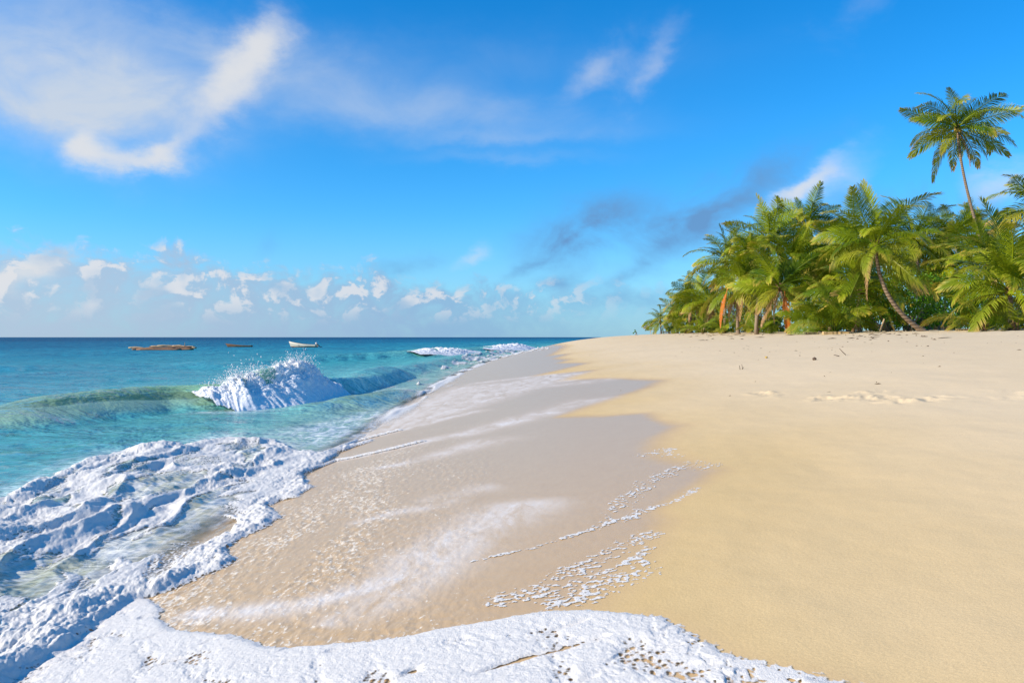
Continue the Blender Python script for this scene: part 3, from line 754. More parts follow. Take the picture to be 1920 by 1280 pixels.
def young(label, u, y, L, nf=13, seed=0, emax=86, emin=24, v=None, group='young palms sprouting from the sand'):
    rnd = random.Random(seed); x = (u-U0)/F*y; z = ground(x, y)-.05
    root = empty('young_palm', (x, y, z), label, 'young palm', group)
    mb = MB(); mb.tube([(0, 0, -.1), (0, 0, .15), (.02, 0, .42)], [.16, .14, .06], 8)
    for k in range(9):
        a = rnd.uniform(0, 6.28); mb.tube([(0, 0, .05), (math.cos(a)*.22, math.sin(a)*.22, .35+rnd.uniform(0, .25))], [.06, .012], 5)
    mb.build('stem_base', M['fibre'], root)
    for i in range(nf):
        k = (i+.5)/nf; e = emax-(emax-emin)*k+rnd.uniform(-6, 6); az = i*2.39996+seed*1.7+rnd.uniform(-.3, .3)
        me = rnd.choice(sorted(FRY, key=lambda fe: abs(fe[0]-e))[:2])[1]
        o = inst('frond', me, root, (math.cos(az)*.07, math.sin(az)*.07, .12), (0, 0, az), L*rnd.uniform(.75, 1.1))
        o.rotation_mode = 'QUATERNION'; o.rotation_quaternion = Quaternion((0, 1, 0), rnd.uniform(0, .14)) @ Matrix.Rotation(az, 3, 'Z').to_quaternion() @ Quaternion((1, 0, 0), rnd.gauss(0, .5))
    return root

# ------------------------------------------------------------------ shrubs
def mat_leaf(name, ca, cb):
    m, t, b, out = new_mat(name); r = t.attr('tone'); c = t.mix(r, ca, cb)
    t.l.new(c, b.inputs['Base Color']); b.inputs['Roughness'].default_value = .4; b.inputs['Specular IOR Level'].default_value = .3
    tl = t.node('ShaderNodeBsdfTranslucent'); t.l.new(t.vm('MULTIPLY', c, (1.3, 1.3, .7)), tl.inputs[0]); mx = t.node('ShaderNodeMixShader'); mx.inputs[0].default_value = .25
    t.l.new(b.outputs[0], mx.inputs[1]); t.l.new(tl.outputs[0], mx.inputs[2]); t.l.new(mx.outputs[0], out.inputs[0])
    return m
M['leaf'] = mat_leaf('broad_leaf', (.045,.14,.006), (.22,.42,.012))
M['leaf2'] = mat_leaf('olive_leaf', (.07,.12,.012), (.18,.24,.03))
M['wood'] = simple('grey_wood', (.25,.19,.13), .9, .35, 5, .6, 40)
def shrub(label, u, y, blobs, n, leaf, mat='leaf', seed=0, name='shrub', cat='shrub', stems=5, group=None):
    """blobs: (du_px, height_px above base, radius_x_px, radius_z_px)"""
    rng = np.random.default_rng(seed); k = y/F; x0 = (u-U0)*k; z0 = ground(x0, y)-.05
    root = empty(name, (x0, y, z0), label, cat, group)
    cen = []
    for du, hp, rx, rz in blobs:
        m = max(3, int(rx*rz/70))
        for _ in range(m):
            a = rng.normal(size=3); a /= np.linalg.norm(a); rr = rng.uniform(.55, 1)
            cen.append((du*k+a[0]*rx*k*rr, a[1]*rx*k*.8*rr, max(.25, hp*k+a[2]*rz*k*rr), min(rx, rz)*k*rng.uniform(.25, .5)))
    cen = np.array(cen); V = np.zeros((n*4, 3)); tone = np.zeros(n*4)
    pick = rng.integers(0, len(cen), n); dirs = rng.normal(size=(n, 3)); dirs /= np.linalg.norm(dirs, axis=1, keepdims=True)
    P = cen[pick, :3]+dirs*cen[pick, 3:4]*rng.uniform(.5, 1.15, (n, 1)); P[:,2] = np.maximum(P[:,2], .08)
    nrm = dirs+rng.normal(size=(n, 3))*.55+np.array([-.1, 0, .5]); nrm /= np.linalg.norm(nrm, axis=1, keepdims=True)
    t = np.cross(nrm, rng.normal(size=(n, 3))); t /= np.linalg.norm(t, axis=1, keepdims=True); b = np.cross(nrm, t)
    l = leaf*rng.uniform(.6, 1.25, (n, 1)); w = l*.55
    V[0::4] = P-t*l*.5; V[1::4] = P+b*w*.5+nrm*l*.06; V[2::4] = P+t*l*.5-nrm*l*.12; V[3::4] = P-b*w*.5+nrm*l*.06
    tone[:] = np.repeat(rng.uniform(0, 1, n)*.7+rng.uniform(0, .3, len(cen))[pick], 4)
    fo = link_mesh('foliage', V, np.arange(n*4).reshape(n, 4), M[mat], root, smooth=False, attrs=dict(tone=tone))
    mb = MB(); rnd = random.Random(seed)
    for i in range(stems):
        c = cen[rnd.randrange(len(cen))]; bx = rnd.uniform(-.3, .3)+c[0]*.35
        mb.tube([(bx, c[1]*.3, -.1), (bx*.5+c[0]*.5+rnd.uniform(-.2, .2), c[1]*.5, c[2]*.5), tuple(c[:3])], [.06, .045, .015], 6)
    mb.build('stems', M['wood'], root)
    return root

# ------------------------------------------------------------------ sky, sun, camera
SUN_EL, SUN_AZ = 27., -106.          # azimuth from straight ahead, negative to the left
def build_world():
    w = bpy.data.worlds.new('World'); bpy.context.scene.world = w; w.use_nodes = True
    t = NT(w.node_tree); t.n.clear()
    out = t.node('ShaderNodeOutputWorld'); bg = t.node('ShaderNodeBackground'); t.l.new(bg.outputs[0], out.inputs[0])
    sky = t.node('ShaderNodeTexSky'); sky.sky_type = 'NISHITA'; sky.sun_disc = False
    sky.sun_elevation = D2R(SUN_EL); sky.sun_rotation = D2R(SUN_AZ)
    sky.air_density = 1.0; sky.dust_density = .3; sky.ozone_density = 3.0; sky.altitude = 0
    bg.inputs[1].default_value = .12
    g = t.node('ShaderNodeTexCoord').outputs['Generated']; d = t.vm('NORMALIZE', g); dx, dy, dz = t.sep(d)
    hs = t.node('ShaderNodeHueSaturation'); t.l.new(t.vm('MULTIPLY', sky.outputs[0], (.62, 1.0, 1.30)), hs.inputs['Color']); hs.inputs['Saturation'].default_value = 1.16
    col = hs.outputs[0]
    az = t.m('ARCTAN2', dx, dy); el = t.m('ARCSINE', dz)
    # ---- clouds as a field over azimuth and elevation
    p = t.comb(az, t.m('MULTIPLY', el, 1.7), 0.)
    wob = t.noise(p, 9., 6, .62); wob2 = t.noise(t.vm('ADD', p, (3.1, 7.7, 0)), 9., 6, .62)
    azw = t.m('ADD', az, t.m('MULTIPLY', t.m('SUBTRACT', wob, .5), .07)); elw = t.m('ADD', el, t.m('MULTIPLY', t.m('SUBTRACT', wob2, .5), .06))
    def ae(u, v):
        x, z = (u-U0)/F, (V0-v)/F; return math.atan(x), math.atan2(z, math.hypot(1, x))
    def blob(u, v, ru, rv, rot, amp, a=None, e=None):
        a0, e0 = ae(u, v); k = 1/F*math.cos(a0)**1.5
        c, s = math.cos(D2R(rot)), math.sin(D2R(rot))
        da = t.m('SUBTRACT', a or azw, a0); de = t.m('SUBTRACT', e or elw, e0)
        x = t.m('ADD', t.m('MULTIPLY', da, c/(ru*k)), t.m('MULTIPLY', de, s/(ru*k)))
        y = t.m('ADD', t.m('MULTIPLY', da, -s/(rv*k)), t.m('MULTIPLY', de, c/(rv*k)))
        r = t.m('ADD', t.m('MULTIPLY', x, x), t.m('MULTIPLY', y, y))
        return t.m('MULTIPLY', t.m('EXPONENT', t.m('MULTIPLY', r, -1.)), amp)
    def field(lst, a=None, e=None):
        acc = None
        for b in lst:
            v = blob(*b, a=a, e=e); acc = v if acc is None else t.m('ADD', acc, v)
        return acc
    tex = t.noise(t.comb(t.m('MULTIPLY', az, 1.), t.m('MULTIPLY', el, 1.5), 0.), 9., 7, .58, .5)
    # soft white sheets, upper left
    veil = field([(60,130,260,120,-12,.85), (260,170,230,85,10,.60), (600,150,300,55,-8,.26), (800,215,330,36,-2,.30), (120,215,160,30,0,.25), (900,120,360,50,0,.10), (200,20,360,40,-10,.22), (940,262,160,14,2,.22),(950,300,160,12,0,.16)])
    veil = t.m('MULTIPLY', t.m('MINIMUM', veil, .92), t.smooth(tex, .22, .72, .5, 1.12), clamp=True)
    puff = field([(490,85,75,45,42,1.25), (410,180,85,50,42,1.05), (345,258,40,18,45,.25), (250,300,95,26,6,1.05), (170,275,45,30,35,.95), (310,285,40,26,40,.5), (60,115,95,30,12,.35),
                  (75,500,65,24,22,.8), (20,530,70,26,10,.5), (885,487,38,17,22,.62), (1115,135,95,34,38,.55), (1220,115,85,28,52,.50), (1520,340,78,17,32,.60), (1490,370,60,22,20,.45), (1640,10,70,36,20,.25), (1880,345,75,40,10,.75), (1590,320,90,44,32,.42)])
    puff = t.m('MULTIPLY', t.smooth(t.m('ADD', puff, t.m('MULTIPLY', t.m('SUBTRACT', tex, .5), .8)), .05, 1.35), .92)
    puff = t.m('MULTIPLY', puff, t.smooth(field([(470,105,200,120,42,1.), (390,185,190,120,42,1.), (250,280,220,90,8,1.), (60,515,160,70,22,1.), (60,115,200,80,12,1.), (885,487,90,45,22,1.), (1170,125,190,110,38,1.), (1520,345,190,80,32,1.), (1640,10,180,90,0,1.), (1880,345,160,90,0,1.)], a=az, e=el), .15, .6))
    dark = field([(1110,428,105,48,20,.80), (1060,450,60,18,0,.3), (1300,420,120,46,25,.68), (1420,340,90,45,25,.28), (1190,500,70,18,20,.4), (1050,520,45,13,15,.4), (760,495,60,16,10,.3), (1000,495,70,10,22,.3), (1650,380,130,50,10,.35), (510,470,32,18,70,.10), (1850,390,140,40,5,.4), (1500,290,90,30,20,.2), (1250,560,200,22,0,.30)])
    dark = t.m('MULTIPLY', dark, t.smooth(tex, .3, .66, .3, 1.7), clamp=True)
    # cumulus bank along the horizon
    q = t.comb(t.m('MULTIPLY', az, 1.), t.m('MULTIPLY', el, 1.25), 0.)
    c1 = t.noise(q, 26., 6, .60, .35); c1o = t.noise(t.vm('ADD', q, (-.010, .011, 0.)), 26., 6, .60, .35)
    c0 = t.noise(t.comb(az, 0., 3.), 7., 3, .6)
    toph = t.m('ADD', t.m('MULTIPLY', t.m('SUBTRACT', c0, .5), .085), t.smooth(az, -.62, .08, .098, .064))
    bank = t.m('SUBTRACT', t.m('ADD', toph, t.m('MULTIPLY', t.m('SUBTRACT', c1, .5), .08)), el)
    bm = t.smooth(bank, -.010, .018)
    lr = t.smooth(az, -.15, .22, 1., .30)
    bankm = t.m('MULTIPLY', t.m('MULTIPLY', bm, t.smooth(c1, .30, .60, .65, 1.)), lr)
    lit = t.smooth(t.m('SUBTRACT', c1, c1o), -.015, .10)
    lit = t.m('MULTIPLY', lit, t.m('MULTIPLY', bm, t.smooth(el, .012, .05)))
    lit = t.m('MULTIPLY', lit, t.smooth(az, -.02, .16, 1., .25))
    lit = t.m('MULTIPLY', lit, t.smooth(t.noise(t.comb(az, t.m('MULTIPLY', el, 1.2), 9.), 13., 3, .6), .34, .54, .12, 1.))
    hz = t.smooth(el, .0, .16, 1., 0.)
    K = 8.33/2**.42
    def cc(r, g_, b): return (r*K, g_*K, b*K)
    col = t.mix(t.m('MULTIPLY', hz, t.smooth(az, -.7, .6, .55, .42)), col, cc(.29,.52,.78))
    col = t.mix(t.m('MULTIPLY', dark, .95), col, cc(.14,.32,.61))
    col = t.mix(veil, col, cc(.57,.66,.79))
    col = t.mix(t.m('MULTIPLY', bankm, .85), col, t.mix(t.smooth(az, -.6, .2), cc(.45,.56,.72), cc(.20,.41,.69)))
    col = t.mix(t.m('MULTIPLY', lit, .72), col, cc(.82,.82,.84))
    col = t.mix(puff, col, cc(.76,.77,.79))
    t.l.new(col, bg.inputs[0])
    w.cycles.sampling_method = 'MANUAL'; w.cycles.sample_map_resolution = 512

def build_light_camera():
    l = bpy.data.lights.new('sun', 'SUN'); l.energy = 5.0; l.angle = D2R(.53); l.color = (1, .87, .70)
    o = bpy.data.objects.new('sun', l); C.objects.link(o)
    a, e = D2R(SUN_AZ), D2R(SUN_EL); d = Vector((math.sin(a)*math.cos(e), math.cos(a)*math.cos(e), math.sin(e)))
    o.rotation_euler = d.to_track_quat('Z', 'Y').to_euler(); o.location = d*100
    cam = bpy.data.cameras.new('camera'); c = bpy.data.objects.new('camera', cam); C.objects.link(c)
    c.location = (0, 0, HC); c.rotation_euler = (math.pi/2, 0, 0); cam.sensor_width = 36; cam.lens = 36*F/1920
    cam.shift_y = -(640-V0)/1920; cam.clip_end = 200000; cam.clip_start = .05
    sc = bpy.context.scene; sc.camera = c
    sc.view_settings.view_transform = 'Standard'; sc.view_settings.look = 'None'; sc.view_settings.exposure = .42; sc.view_settings.gamma = 1
    sc.cycles.max_bounces = 8; sc.cycles.transparent_max_bounces = 12; sc.cycles.diffuse_bounces = 3

# ------------------------------------------------------------------ boats
M['hull_w'] = None
def mat_hull():
    m, t, b, out = new_mat('white_boat_paint'); co = t.node('ShaderNodeTexCoord').outputs['Object']; x, y, z = t.sep(co)
    n = t.noise(co, 3, 5, .7)
    c = t.mix(t.smooth(t.m('ADD', z, t.m('MULTIPLY', n, .25)), .18, .34), (.20,.07,.02), (.55,.51,.40))
    t.l.new(c, b.inputs['Base Color']); b.inputs['Roughness'].default_value = .45; return m
M['hull_w'] = mat_hull()
M['boat_in'] = simple('boat_inside', (.16,.22,.22), .7)
M['dark'] = simple('dark_plastic', (.03,.03,.035), .4)
M['motor'] = simple('grey_motor_cowl', (.55,.50,.45), .4)
M['boatwood'] = simple('weathered_boat_wood', (.22,.12,.065), .8, .45, 2.5, .5, 20)
M['palewood'] = simple('bleached_wood', (.50,.36,.20), .85, .35, 2., .5, 20)
M['darkwood'] = simple('dark_wet_wood', (.11,.075,.05), .7, .4, 2., .5, 20)
def hull(L, beam, depth, bow, stern, mat, parent, name='hull', rake=.35):
    """open boat, bow towards -x: sections of outer and inner skin"""
    ns, nc = 26, 11; V = []; Fc = []
    for skin in (0, 1):
        for i in range(ns):
            t = i/(ns-1); x = -L/2+L*t
            b = beam/2*(math.sin(min(1, t*1.35+.02)*math.pi/2)**.8)*(1-.18*max(0, t-.6)/.4)-(.03 if skin else 0); b = max(b, .012)
            sh = depth+bow*(1-t)**2.2+stern*max(0, t-.7)**2*6
            kl = -.12+.35*depth*max(0, .18-t)/.18+(.05 if skin else 0)
            for j in range(nc):
                q = -1+2*j/(nc-1); yy = b*math.copysign(abs(math.sin(q*math.pi/2))**.75, q); zz = kl+(sh-kl)*(1-math.cos(q*math.pi/2))**1.1
                V.append((x-rake*max(0, zz)*(1-t)**3, yy, zz))
    def q(s, i, j): return s*ns*nc+i*nc+j
    for s in (0, 1):
        for i in range(ns-1):
            for j in range(nc-1):
                f = (q(s,i,j), q(s,i+1,j), q(s,i+1,j+1), q(s,i,j+1)); Fc.append(f if s else f[::-1])
    for i in range(ns-1):
        for j in (0, nc-1): Fc.append((q(0,i,j), q(0,i+1,j), q(1,i+1,j), q(1,i,j)))
    for s in (0, 1): Fc.append(tuple(q(s,ns-1,j) for j in range(nc)))
    for j in range(nc-1): Fc.append((q(0,ns-1,j), q(0,ns-1,j+1), q(1,ns-1,j+1), q(1,ns-1,j)))
    return link_mesh(name, V, Fc, mat, parent)
def boats():
    y = 150; k = y/F
    b = empty('motorboat', ((570-U0)*k, y, .02), 'white open boat with raised bow and tilted outboard motor, floating offshore', 'boat')
    hull(5.2, 1.5, .48, .66, 0, M['hull_w'], b); b.rotation_euler = (0, 0, D2R(-8))
    for x in (-.9, .5, 1.8):
        mb = MB(); mb.box((x, 0, .42), (.25, 1.25, .04)); mb.build('bench_seat', M['boat_in'], b)
    m = empty('outboard_motor', (0, 0, 0), None, None); m.parent = b; m.location = (2.65, 0, .52); m.rotation_euler = (0, D2R(-50), 0)
    mb = MB(); mb.ball((0, 0, .22), (.22, .2, .30), .02, 2); mb.build('cowl', M['motor'], m)
    mb = MB(); mb.tube([(0, 0, .05), (0, 0, -.85)], [.09, .06], 8); mb.tube([(-.1, 0, -.85), (.25, 0, -.85)], [.07, .04], 8); mb.box((.05, 0, -1.0), (.22, .03, .28)); mb.build('shaft', M['dark'], m)
    y = 155; k = y/F
    b = empty('rowing_boat', ((450-U0)*k, y, .02), 'small brown wooden canoe with upturned end, between raft and white boat', 'boat')
    hull(4.7, .95, .26, .42, .1, M['boatwood'], b, rake=.6); b.rotation_euler = (0, 0, D2R(6))
    for x in (-.6, .9):
        mb = MB(); mb.box((x, 0, .24), (.18, .8, .03)); mb.build('bench_seat', M['darkwood'], b)
    y = 118; k = y/F
    r = empty('log_raft', ((308-U0)*k, y, .0), 'raft of weathered pale and brown logs floating on the sea', 'raft')
    rnd = random.Random(5)
    for x0, yy, z, L, rr, mt, a, tl in ((-4.2,.9,.30,3.0,.13,'palewood',.02,.03), (-1.5,.6,.16,7.0,.22,'palewood',.03,.0), (-.4,-.9,.06,6.6,.26,'boatwood',-.03,.0), (-2.0,-.5,.12,4.8,.24,'darkwood',.10,.02),
            (1.8,.0,.20,5.2,.2,'darkwood',-.06,.02), (2.2,-.5,.10,4.6,.22,'boatwood',.05,.0), (.2,1.2,.62,3.6,.12,'palewood',.02,-.02), (2.4,1.1,.55,3.4,.12,'palewood',-.04,.03), (.8,.2,.36,6.2,.15,'boatwood',.09,-.03), (3.3,.7,.38,2.6,.15,'palewood',-.15,.02), (-.2,-.2,.34,4.0,.12,'darkwood',-.12,.05), (-1.3,1.0,.45,2.2,.14,'palewood',.2,.06)):
        n = 9; pts = []; rad = []
        for i in range(n):
            t = i/(n-1)-.5; pts.append((L*t, .10*math.sin(t*5+x0), .05*math.sin(t*7+yy*3))); rad.append(rr*(1-1.1*abs(t)**3*2)*rnd.uniform(.85, 1.12))
        mb = MB(); mb.tube(pts, rad, 8); o = mb.build('log', M[mt], r); o.location = (x0, yy, z); o.rotation_euler = (0, tl, a)
    mb = MB(); mb.tube([(0, 0, 0), (.05, 0, .55)], [.06, .03], 6); o = mb.build('stub', M['palewood'], r); o.location = (2.6, 1.0, .55)

# ------------------------------------------------------------------ build everything
build_world(); build_light_camera()
build_beach(); build_sea(); build_foam()
breaker(WAVES[0], 3.5, 9.7, 1.0, 'nearest breaking wave, white crest throwing spray left of the beach', 3, 2200, [(.36,.08,.12), (.70,.11,.02), (.79,.055,.13), (.53,.07,-.16)])
breaker(WAVES[1], 4.4, 8.7, 1.2, 'middle breaking wave, smaller white crest beyond the nearest breaker', 11, 260, [(.70,.15,.0)], .8)
breaker(WAVES[2], 1.1, 3.9, 1.3, 'farthest breaking wave, small white crest close to the far sand', 17, 260, [(.68,.15,.0)], .8)
boats()
GP = 'coconut palms along the top of the beach'
palm('tall slender coconut palm towering alone above all the others', (1795,240), 74, 5.0, base=1900, mid=(1826,405), nf=29, seed=1, emin=-52, nuts='nut_y', r0=.16, dead=1)
palm('leaning coconut palm with curved bare trunk in front of the leafy bush', (1642,462), 47, 3.9, base=1742, mid=(1667,556), nf=28, seed=2, emin=-42, nuts='nut_g', dead=1)
palm('coconut palm with bright orange dead frond hanging straight below its crown', (1462,538), 60, 3.9, base=1478, nf=25, seed=3, emin=-40, orange=(-.15,-.4,1.5*math.pi,3.3), dead=2)
palm('bushy palm with ragged brown skirt and thin orange frond on its left', (1388,530), 68, 3.9, base=1383, nf=26, seed=4, emin=-50, orange=(-1.5,-.6,1.1*math.pi,3.3), dead=10)
palm('high palm crown behind, left of the highest peak of the grove', (1440,452), 76, 4.3, nf=26, seed=5)
palm('high palm crown just left of the leaning palm, against white cloud', (1512,428), 80, 4.3, nf=26, seed=6)
palm('palm on the left shoulder of the grove with long arching fronds', (1362,492), 82, 4.2, nf=24, seed=7, dead=5)
palm('palm near the left end of the grove, dark upright fronds on top', (1303,556), 96, 3.8, nf=22, seed=8, dead=4)
palm('small isolated palm standing at the far left end of the grove', (1238,603), 122, 2.9, base=1240, nf=19, seed=9, emin=-60, r0=.11)
palm('short palm squeezed behind the small isolated one', (1268,590), 112, 3.4, nf=20, seed=10, dead=1)
palm('large low palm with broad green fronds at the right edge of view', (1893,545), 39, 3.9, base=1895, nf=26, seed=11, emin=-20)
palm('palm mostly beyond the right edge, only drooping left fronds showing', (1962,395), 50, 3.6, base=1990, nf=22, seed=12)
palm('pale palm in the back row left of the tall trunk', (1778,448), 78, 3.9, nf=24, seed=13)
palm('pale palm in the back row right of the tall trunk', (1838,436), 82, 3.9, nf=24, seed=14)
palm('palm crown merging into the right side of the leaning palm', (1712,448), 66, 3.9, nf=25, seed=15)
palm('palm in the middle row between orange-frond palm and leaning palm', (1568,500), 70, 3.9, nf=25, seed=16)
palm('shaded palm low behind the orange-frond palm', (1420,560), 84, 3.8, nf=22, seed=17, dead=2)
palm('shaded palm in the middle row behind the two young palms', (1520,530), 78, 4.0, nf=24, seed=18, dead=1)
palm('low palm behind the leafy bush on its right', (1760,520), 66, 3.8, nf=24, seed=19, dead=1)
palm('low palm in the back row above the right edge palm', (1900,470), 70, 3.8, nf=24, seed=20)
palm('drooping palm low at the left flank with yellow tips', (1330,566), 90, 3.8, nf=24, seed=21, dead=6)
palm('palm rising behind the ragged palm, between it and the high left crown', (1408,500), 74, 4.0, nf=26, seed=23, dead=2)
palm('palm filling the middle of the grove just right of the orange-frond palm', (1490,490), 68, 4.0, nf=26, seed=24, dead=1)
palm('palm behind the leaning palm on its left', (1600,470), 60, 3.9, nf=26, seed=25)
palm('palm in the back row right of the leaning palm crown', (1735,490), 74, 4.0, nf=26, seed=26)
palm('palm behind the right edge palm, left of its crown', (1850,490), 60, 3.9, nf=26, seed=27)
palm('yellowish palm low on the left flank behind the thicket', (1300,585), 102, 3.8, nf=24, seed=28, dead=3)
palm('low palm with wide fronds just left of the leaning trunk', (1612,545), 52, 3.7, nf=22, seed=41, emin=-25)
palm('low bushy palm right of the orange frond, behind the trunkless young palms', (1550,535), 66, 3.8, nf=22, seed=42, emin=-25)
palm('shaded palm standing deep between leaning palm and bush', (1620,530), 64, 3.6, nf=22, seed=22)
young('young trunkless palm with tall upright fronds left of the leafy bush', 1565, 50, 4.0, 17, 31, emin=34)
young('young trunkless palm with pale stalks right of the orange frond', 1528, 54, 2.9, 15, 32, emin=36)
young('young trunkless palm with yellow stalks by the right edge', 1846, 41, 3.0, 13, 33, emin=14)
young('small young palm at the foot of the orange-frond palm', 1420, 64, 2.2, 11, 34)
young('young palm sprouting below the ragged palm', 1358, 74, 2.7, 12, 35)
young('young palm in the low thicket at the left, nearest the sand', 1318, 82, 2.9, 13, 36)
young('young palm in the low thicket at its left end', 1285, 96, 2.9, 13, 37)
young('young palm half hidden behind the trunkless pair', 1600, 58, 3.3, 12, 38)
young('young palm tucked under the right edge palm', 1905, 38, 1.9, 10, 39, emin=10)
young('young palm between the ragged palm and the thicket', 1338, 92, 3.2, 13, 40)
young('young palm sprouting under the orange frond', 1445, 70, 2.6, 12, 41)
shrub('broad dark green leafy bush under the leaning palm', 1690, 53, [(0,60,90,42), (-60,45,50,38), (70,55,55,45), (20,85,60,26), (-95,30,34,26), (40,30,80,26)], 6500, .21, 'leaf', 1, name='bush', cat='bush', stems=12)
SG = 'shrubs in the shade under the palms'
shrub('dark undergrowth shrub right of the leafy bush', 1800, 56, [(0,40,60,38), (50,30,40,28)], 2600, .2, 'leaf', 2, stems=7, group=SG)
shrub('olive shrub filling the gap below the right edge palm', 1895, 48, [(0,35,60,36)], 2200, .2, 'leaf2', 3, stems=6, group=SG)
shrub('dark shrub behind the trunkless young pair', 1540, 68, [(0,40,70,38), (-40,55,50,30)], 2600, .24, 'leaf', 4, stems=7, group=SG)
shrub('olive shrub between orange-frond palm and ragged palm', 1420, 80, [(0,32,60,30), (-30,45,50,30)], 2400, .26, 'leaf2', 5, stems=6, group=SG)
shrub('olive thicket under the left flank palms', 1330, 100, [(0,26,50,26), (-30,20,34,20)], 2200, .28, 'leaf2', 6, stems=6, group=SG)
shrub('low green thicket just right of the small isolated palm', 1275, 112, [(0,16,32,16), (14,26,24,18)], 1500, .28, 'leaf2', 7, stems=5, group=SG)
shrub('dark shrub deep behind the leaning palm crown', 1630, 72, [(0,60,70,50), (60,70,60,50)], 2800, .26, 'leaf', 8, stems=7, group=SG)
shrub('tall shaded shrub in the back row behind the bush', 1740, 76, [(0,70,80,60), (80,60,70,60)], 3000, .28, 'leaf', 9, stems=8, group=SG)
shrub('feathery casuarina sapling peeping above the left flank', 1272, 118, [(0,40,14,34)], 900, .3, 'leaf2', 10, stems=3, name='sapling', cat='sapling')
shrub('tiny dark shrub standing alone on the bare skyline sand', 1190, 128, [(0,5,3,5), (1,10,2,4)], 220, .16, 'leaf', 11, stems=2, name='small_shrub', cat='shrub')

for lab, u_, y_, w_, h_, mt_, sd2 in (('dark thicket behind the left flank of the grove', 1310, 112, 40, 26, 'leaf2', 21), ('dark thicket behind the ragged palm', 1378, 98, 44, 34, 'leaf', 22),
        ('dark thicket behind the orange-frond palm', 1455, 94, 48, 38, 'leaf', 23), ('dark thicket behind the trunkless pair of young palms', 1575, 84, 60, 42, 'leaf', 24),
        ('olive thicket filling the ground behind the leafy bush', 1690, 84, 70, 40, 'leaf2', 25), ('dark thicket far back right of the bush', 1800, 80, 60, 44, 'leaf', 26), ('olive thicket far back at the right edge', 1890, 78, 60, 44, 'leaf2', 27)):
    shrub(lab, u_, y_, [(-w_*.5, h_*.45, w_*.5, h_*.55), (w_*.4, h_*.5, w_*.55, h_*.5), (0, h_*.3, w_*.9, h_*.35)], 2600, .34, mt_, sd2, stems=8, group=SG)
# low walls, posts, driftwood, wrack
M['wall'] = simple('sandy_wall', (.42,.30,.14), .95, .25, 3., .6, 25)
def low_wall(label, u, y, w, h):
    x = (u-U0)/F*y; z = ground(x, y); k = y/F; n = 14
    V = []; Fc = []; rnd = random.Random(u)
    for i in range(n):
        t = i/(n-1)-.5; hh = h*k*(1+rnd.uniform(-.12, .12)); e = rnd.uniform(-.03, .03)
        V += [(t*w*k, -.16+e, -.25), (t*w*k, -.14+e, hh*.9), (t*w*k, -.10+e, hh), (t*w*k, .14, hh*.98), (t*w*k, .18, -.25)]
    for i in range(n-1):
        for j in range(4): a = i*5+j; Fc.append((a, a+5, a+6, a+1))
    Fc += [(0,1,2,3,4), tuple((n-1)*5+j for j in (4,3,2,1,0))]
    o = link_mesh('low_wall', V, Fc, M['wall'], smooth=False); o.location = (x, y, z); tag(o, label, 'wall', 'low walls under the palms')
low_wall('short low tan wall at the foot of the trunkless young palm', 1522, 50, 24, 4)
low_wall('long low tan wall left of the leaning brown post', 1568, 48, 50, 4)
low_wall('low tan wall at the right, beside the yellow-stalked young palm', 1812, 43, 36, 4)
def post(label, u, y, pts, r, mat='palewood', name='post', cat='post'):
    x = (u-U0)/F*y; z = ground(x, y); k = y/F
    mb = MB(); mb.tube([(a*k, b_, c*k-.1) for a, b_, c in pts], [r*(1-.3*i/(len(pts)-1)) for i in range(len(pts))], 7)
    o = mb.build(name, M[mat]); o.location = (x, y, z); return tag(o, label, cat)
post('leaning pale brown post under the left side of the bush', 1648, 49, [(0,0,-2), (5,0,14), (10,0,28)], .065)
post('thin brown upright post left of the leaning pale post', 1602, 50, [(0,0,-2), (2,.05,14), (4,0,28)], .05, 'boatwood')
post('grey bare trunk standing between ragged palm and orange frond', 1418, 62, [(0,0,-2), (0,0,20), (2,0,40), (3,0,70)], .16, 'wood', 'dead_trunk', 'trunk')
def ground_piece(name, label, cat, u, v, pts, r, mat):
    x, y = at(u, v); z = ground(x, y); k = y/F
    mb = MB(); mb.tube([(a*k, b_, max(c*k, 0)+.01) for a, b_, c in pts], r, 6); o = mb.build(name, M[mat]); o.location = (x, y, z); tag(o, label, cat)
ground_piece('driftwood_stick', 'bent dark stick standing out of the upper sand', 'stick', 1580, 666, [(6,0,-2), (2,.05,5), (-3,.1,12)], [.010,.010,.007], 'darkwood')
ground_piece('driftwood_stick', 'short straight stick lying just left of the bent dark stick', 'stick', 1568, 668, [(4,-.05,0), (0,.0,1), (-3,.05,2)], [.01,.01,.007], 'darkwood')
mb = MB(); mb.tube([(0,0,-.02), (-.02,0,.10)], [.009,.005], 5); mb.tube([(.06,0,-.02), (.04,.02,.13)], [.009,.004], 5); mb.tube([(.03,.05,-.02), (.10,.05,.06)], [.008,.004], 5)
x_, y_ = at(1388, 693); o = mb.build('twig', M['darkwood']); o.location = (x_, y_, ground(x_, y_)); tag(o, 'little forked twig poking up from the open sand', 'twig')
mb = MB(); mb.ball((0,0,.03), (.045,.04,.04), .2, 2); x_, y_ = at(1527, 675); o = mb.build('coconut_husk', M['darkwood']); o.location = (x_, y_, ground(x_, y_)); tag(o, 'dark coconut husk lying on the open sand', 'husk')
mb = MB(); mb.ball((0,0,.02), (.035,.03,.025), .2, 2); x_, y_ = at(1437, 671); o = mb.build('fallen_coconut', M['nut_y']); o.location = (x_, y_, ground(x_, y_)); tag(o, 'small yellow green coconut lying on the open sand', 'coconut')
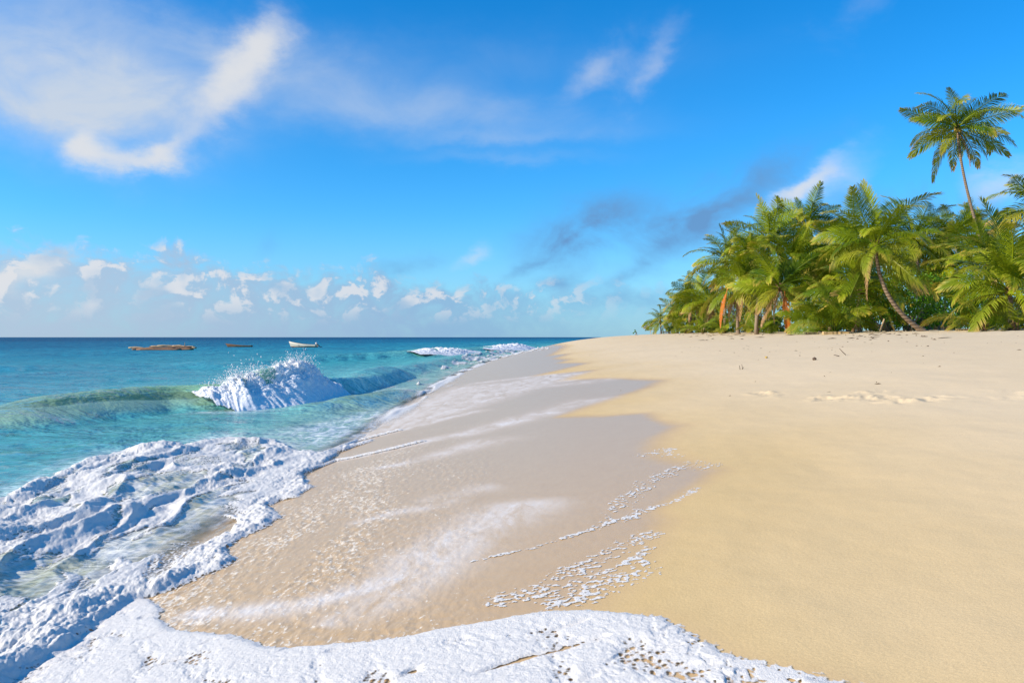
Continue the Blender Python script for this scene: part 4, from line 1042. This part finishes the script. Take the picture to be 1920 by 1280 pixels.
# wooden rack and brush heap by the isolated palm
rk = empty('wooden_rack', ((1226-U0)/F*126, 126, ground((1226-U0)/F*126, 126)), 'spindly wooden rack of poles beside the small isolated palm', 'rack')
for a in (-.5, .35): 
    mb = MB(); mb.tube([(a, 0, -.1), (a+.05, 0, .75)], .045, 6); mb.build('leg', M['palewood'], rk)
mb = MB(); mb.tube([(-.9, 0, .72), (.75, 0, .76)], .05, 6); mb.build('crossbar', M['palewood'], rk)
mb = MB(); rnd = random.Random(4)
for _ in range(60):
    a = rnd.uniform(0, 6.28); c = Vector((rnd.gauss(0, .7), rnd.gauss(0, .4), abs(rnd.gauss(0, .3)))); d = Vector((math.cos(a), math.sin(a)*.6, rnd.uniform(-.2, .5)))*rnd.uniform(.3, .8)
    mb.tube([c-d*.5, c+d*.5], [.04, .015], 5)
yy = 116; xx = (1258-U0)/F*yy; o = mb.build('brush_heap', M['fibre']); o.location = (xx, yy, ground(xx, yy)); tag(o, 'brown heap of dry brush right of the small isolated palm', 'brush heap')
# seaweed and litter of the tide line: too much to count
mb = MB(); rnd = random.Random(9)
def flake(u, v, w, h=.03):
    x, y = at(u, v); z = ground(x, y)
    n = 7; c = [(x+w*math.cos(6.283*k/n)*rnd.uniform(.5, 1.2), y+w*.55*math.sin(6.283*k/n)*rnd.uniform(.5, 1.2), z+.0) for k in range(n)]
    mb.add(c+[(x, y, z+h*rnd.uniform(.7, 1.6))], [(k, (k+1) % n, n) for k in range(n)])
for u, v, su, sv, n in ((1300,626,70,1.2,40), (1380,627,70,1.5,40), (1480,621,80,1.2,30), (1640,619,80,1.2,30), (1820,616,70,1.,24), (1330,632,50,3,12), (1480,622,60,2,22), (1640,624,60,2.5,26), (1660,632,50,4,24), (1700,619,60,1,18), (1790,617,60,1.5,20), (1600,631,40,3,10), (1560,648,60,12,16), (1450,660,120,22,16), (1700,660,120,22,14), (1300,660,90,20,14), (1500,640,200,9,26), (1800,640,90,16,12), (1550,720,200,18,12), (1250,650,60,14,10)):
    for _ in range(n): flake(rnd.gauss(u, su), max(rnd.gauss(v, sv), 616), rnd.choice((.05, .08, .10, .16, .26, .4)) if v < 636 else rnd.choice((.015, .02, .025, .04, .06)), .03 if v < 636 else .012)
M['weed'] = simple('dry_seaweed', (.13,.085,.045), .95, .5, 8)
tag(mb.build('seaweed_litter', M['weed'], smooth=False), 'scattered dry seaweed and leaf litter along the top of the beach', 'seaweed', kind='stuff')
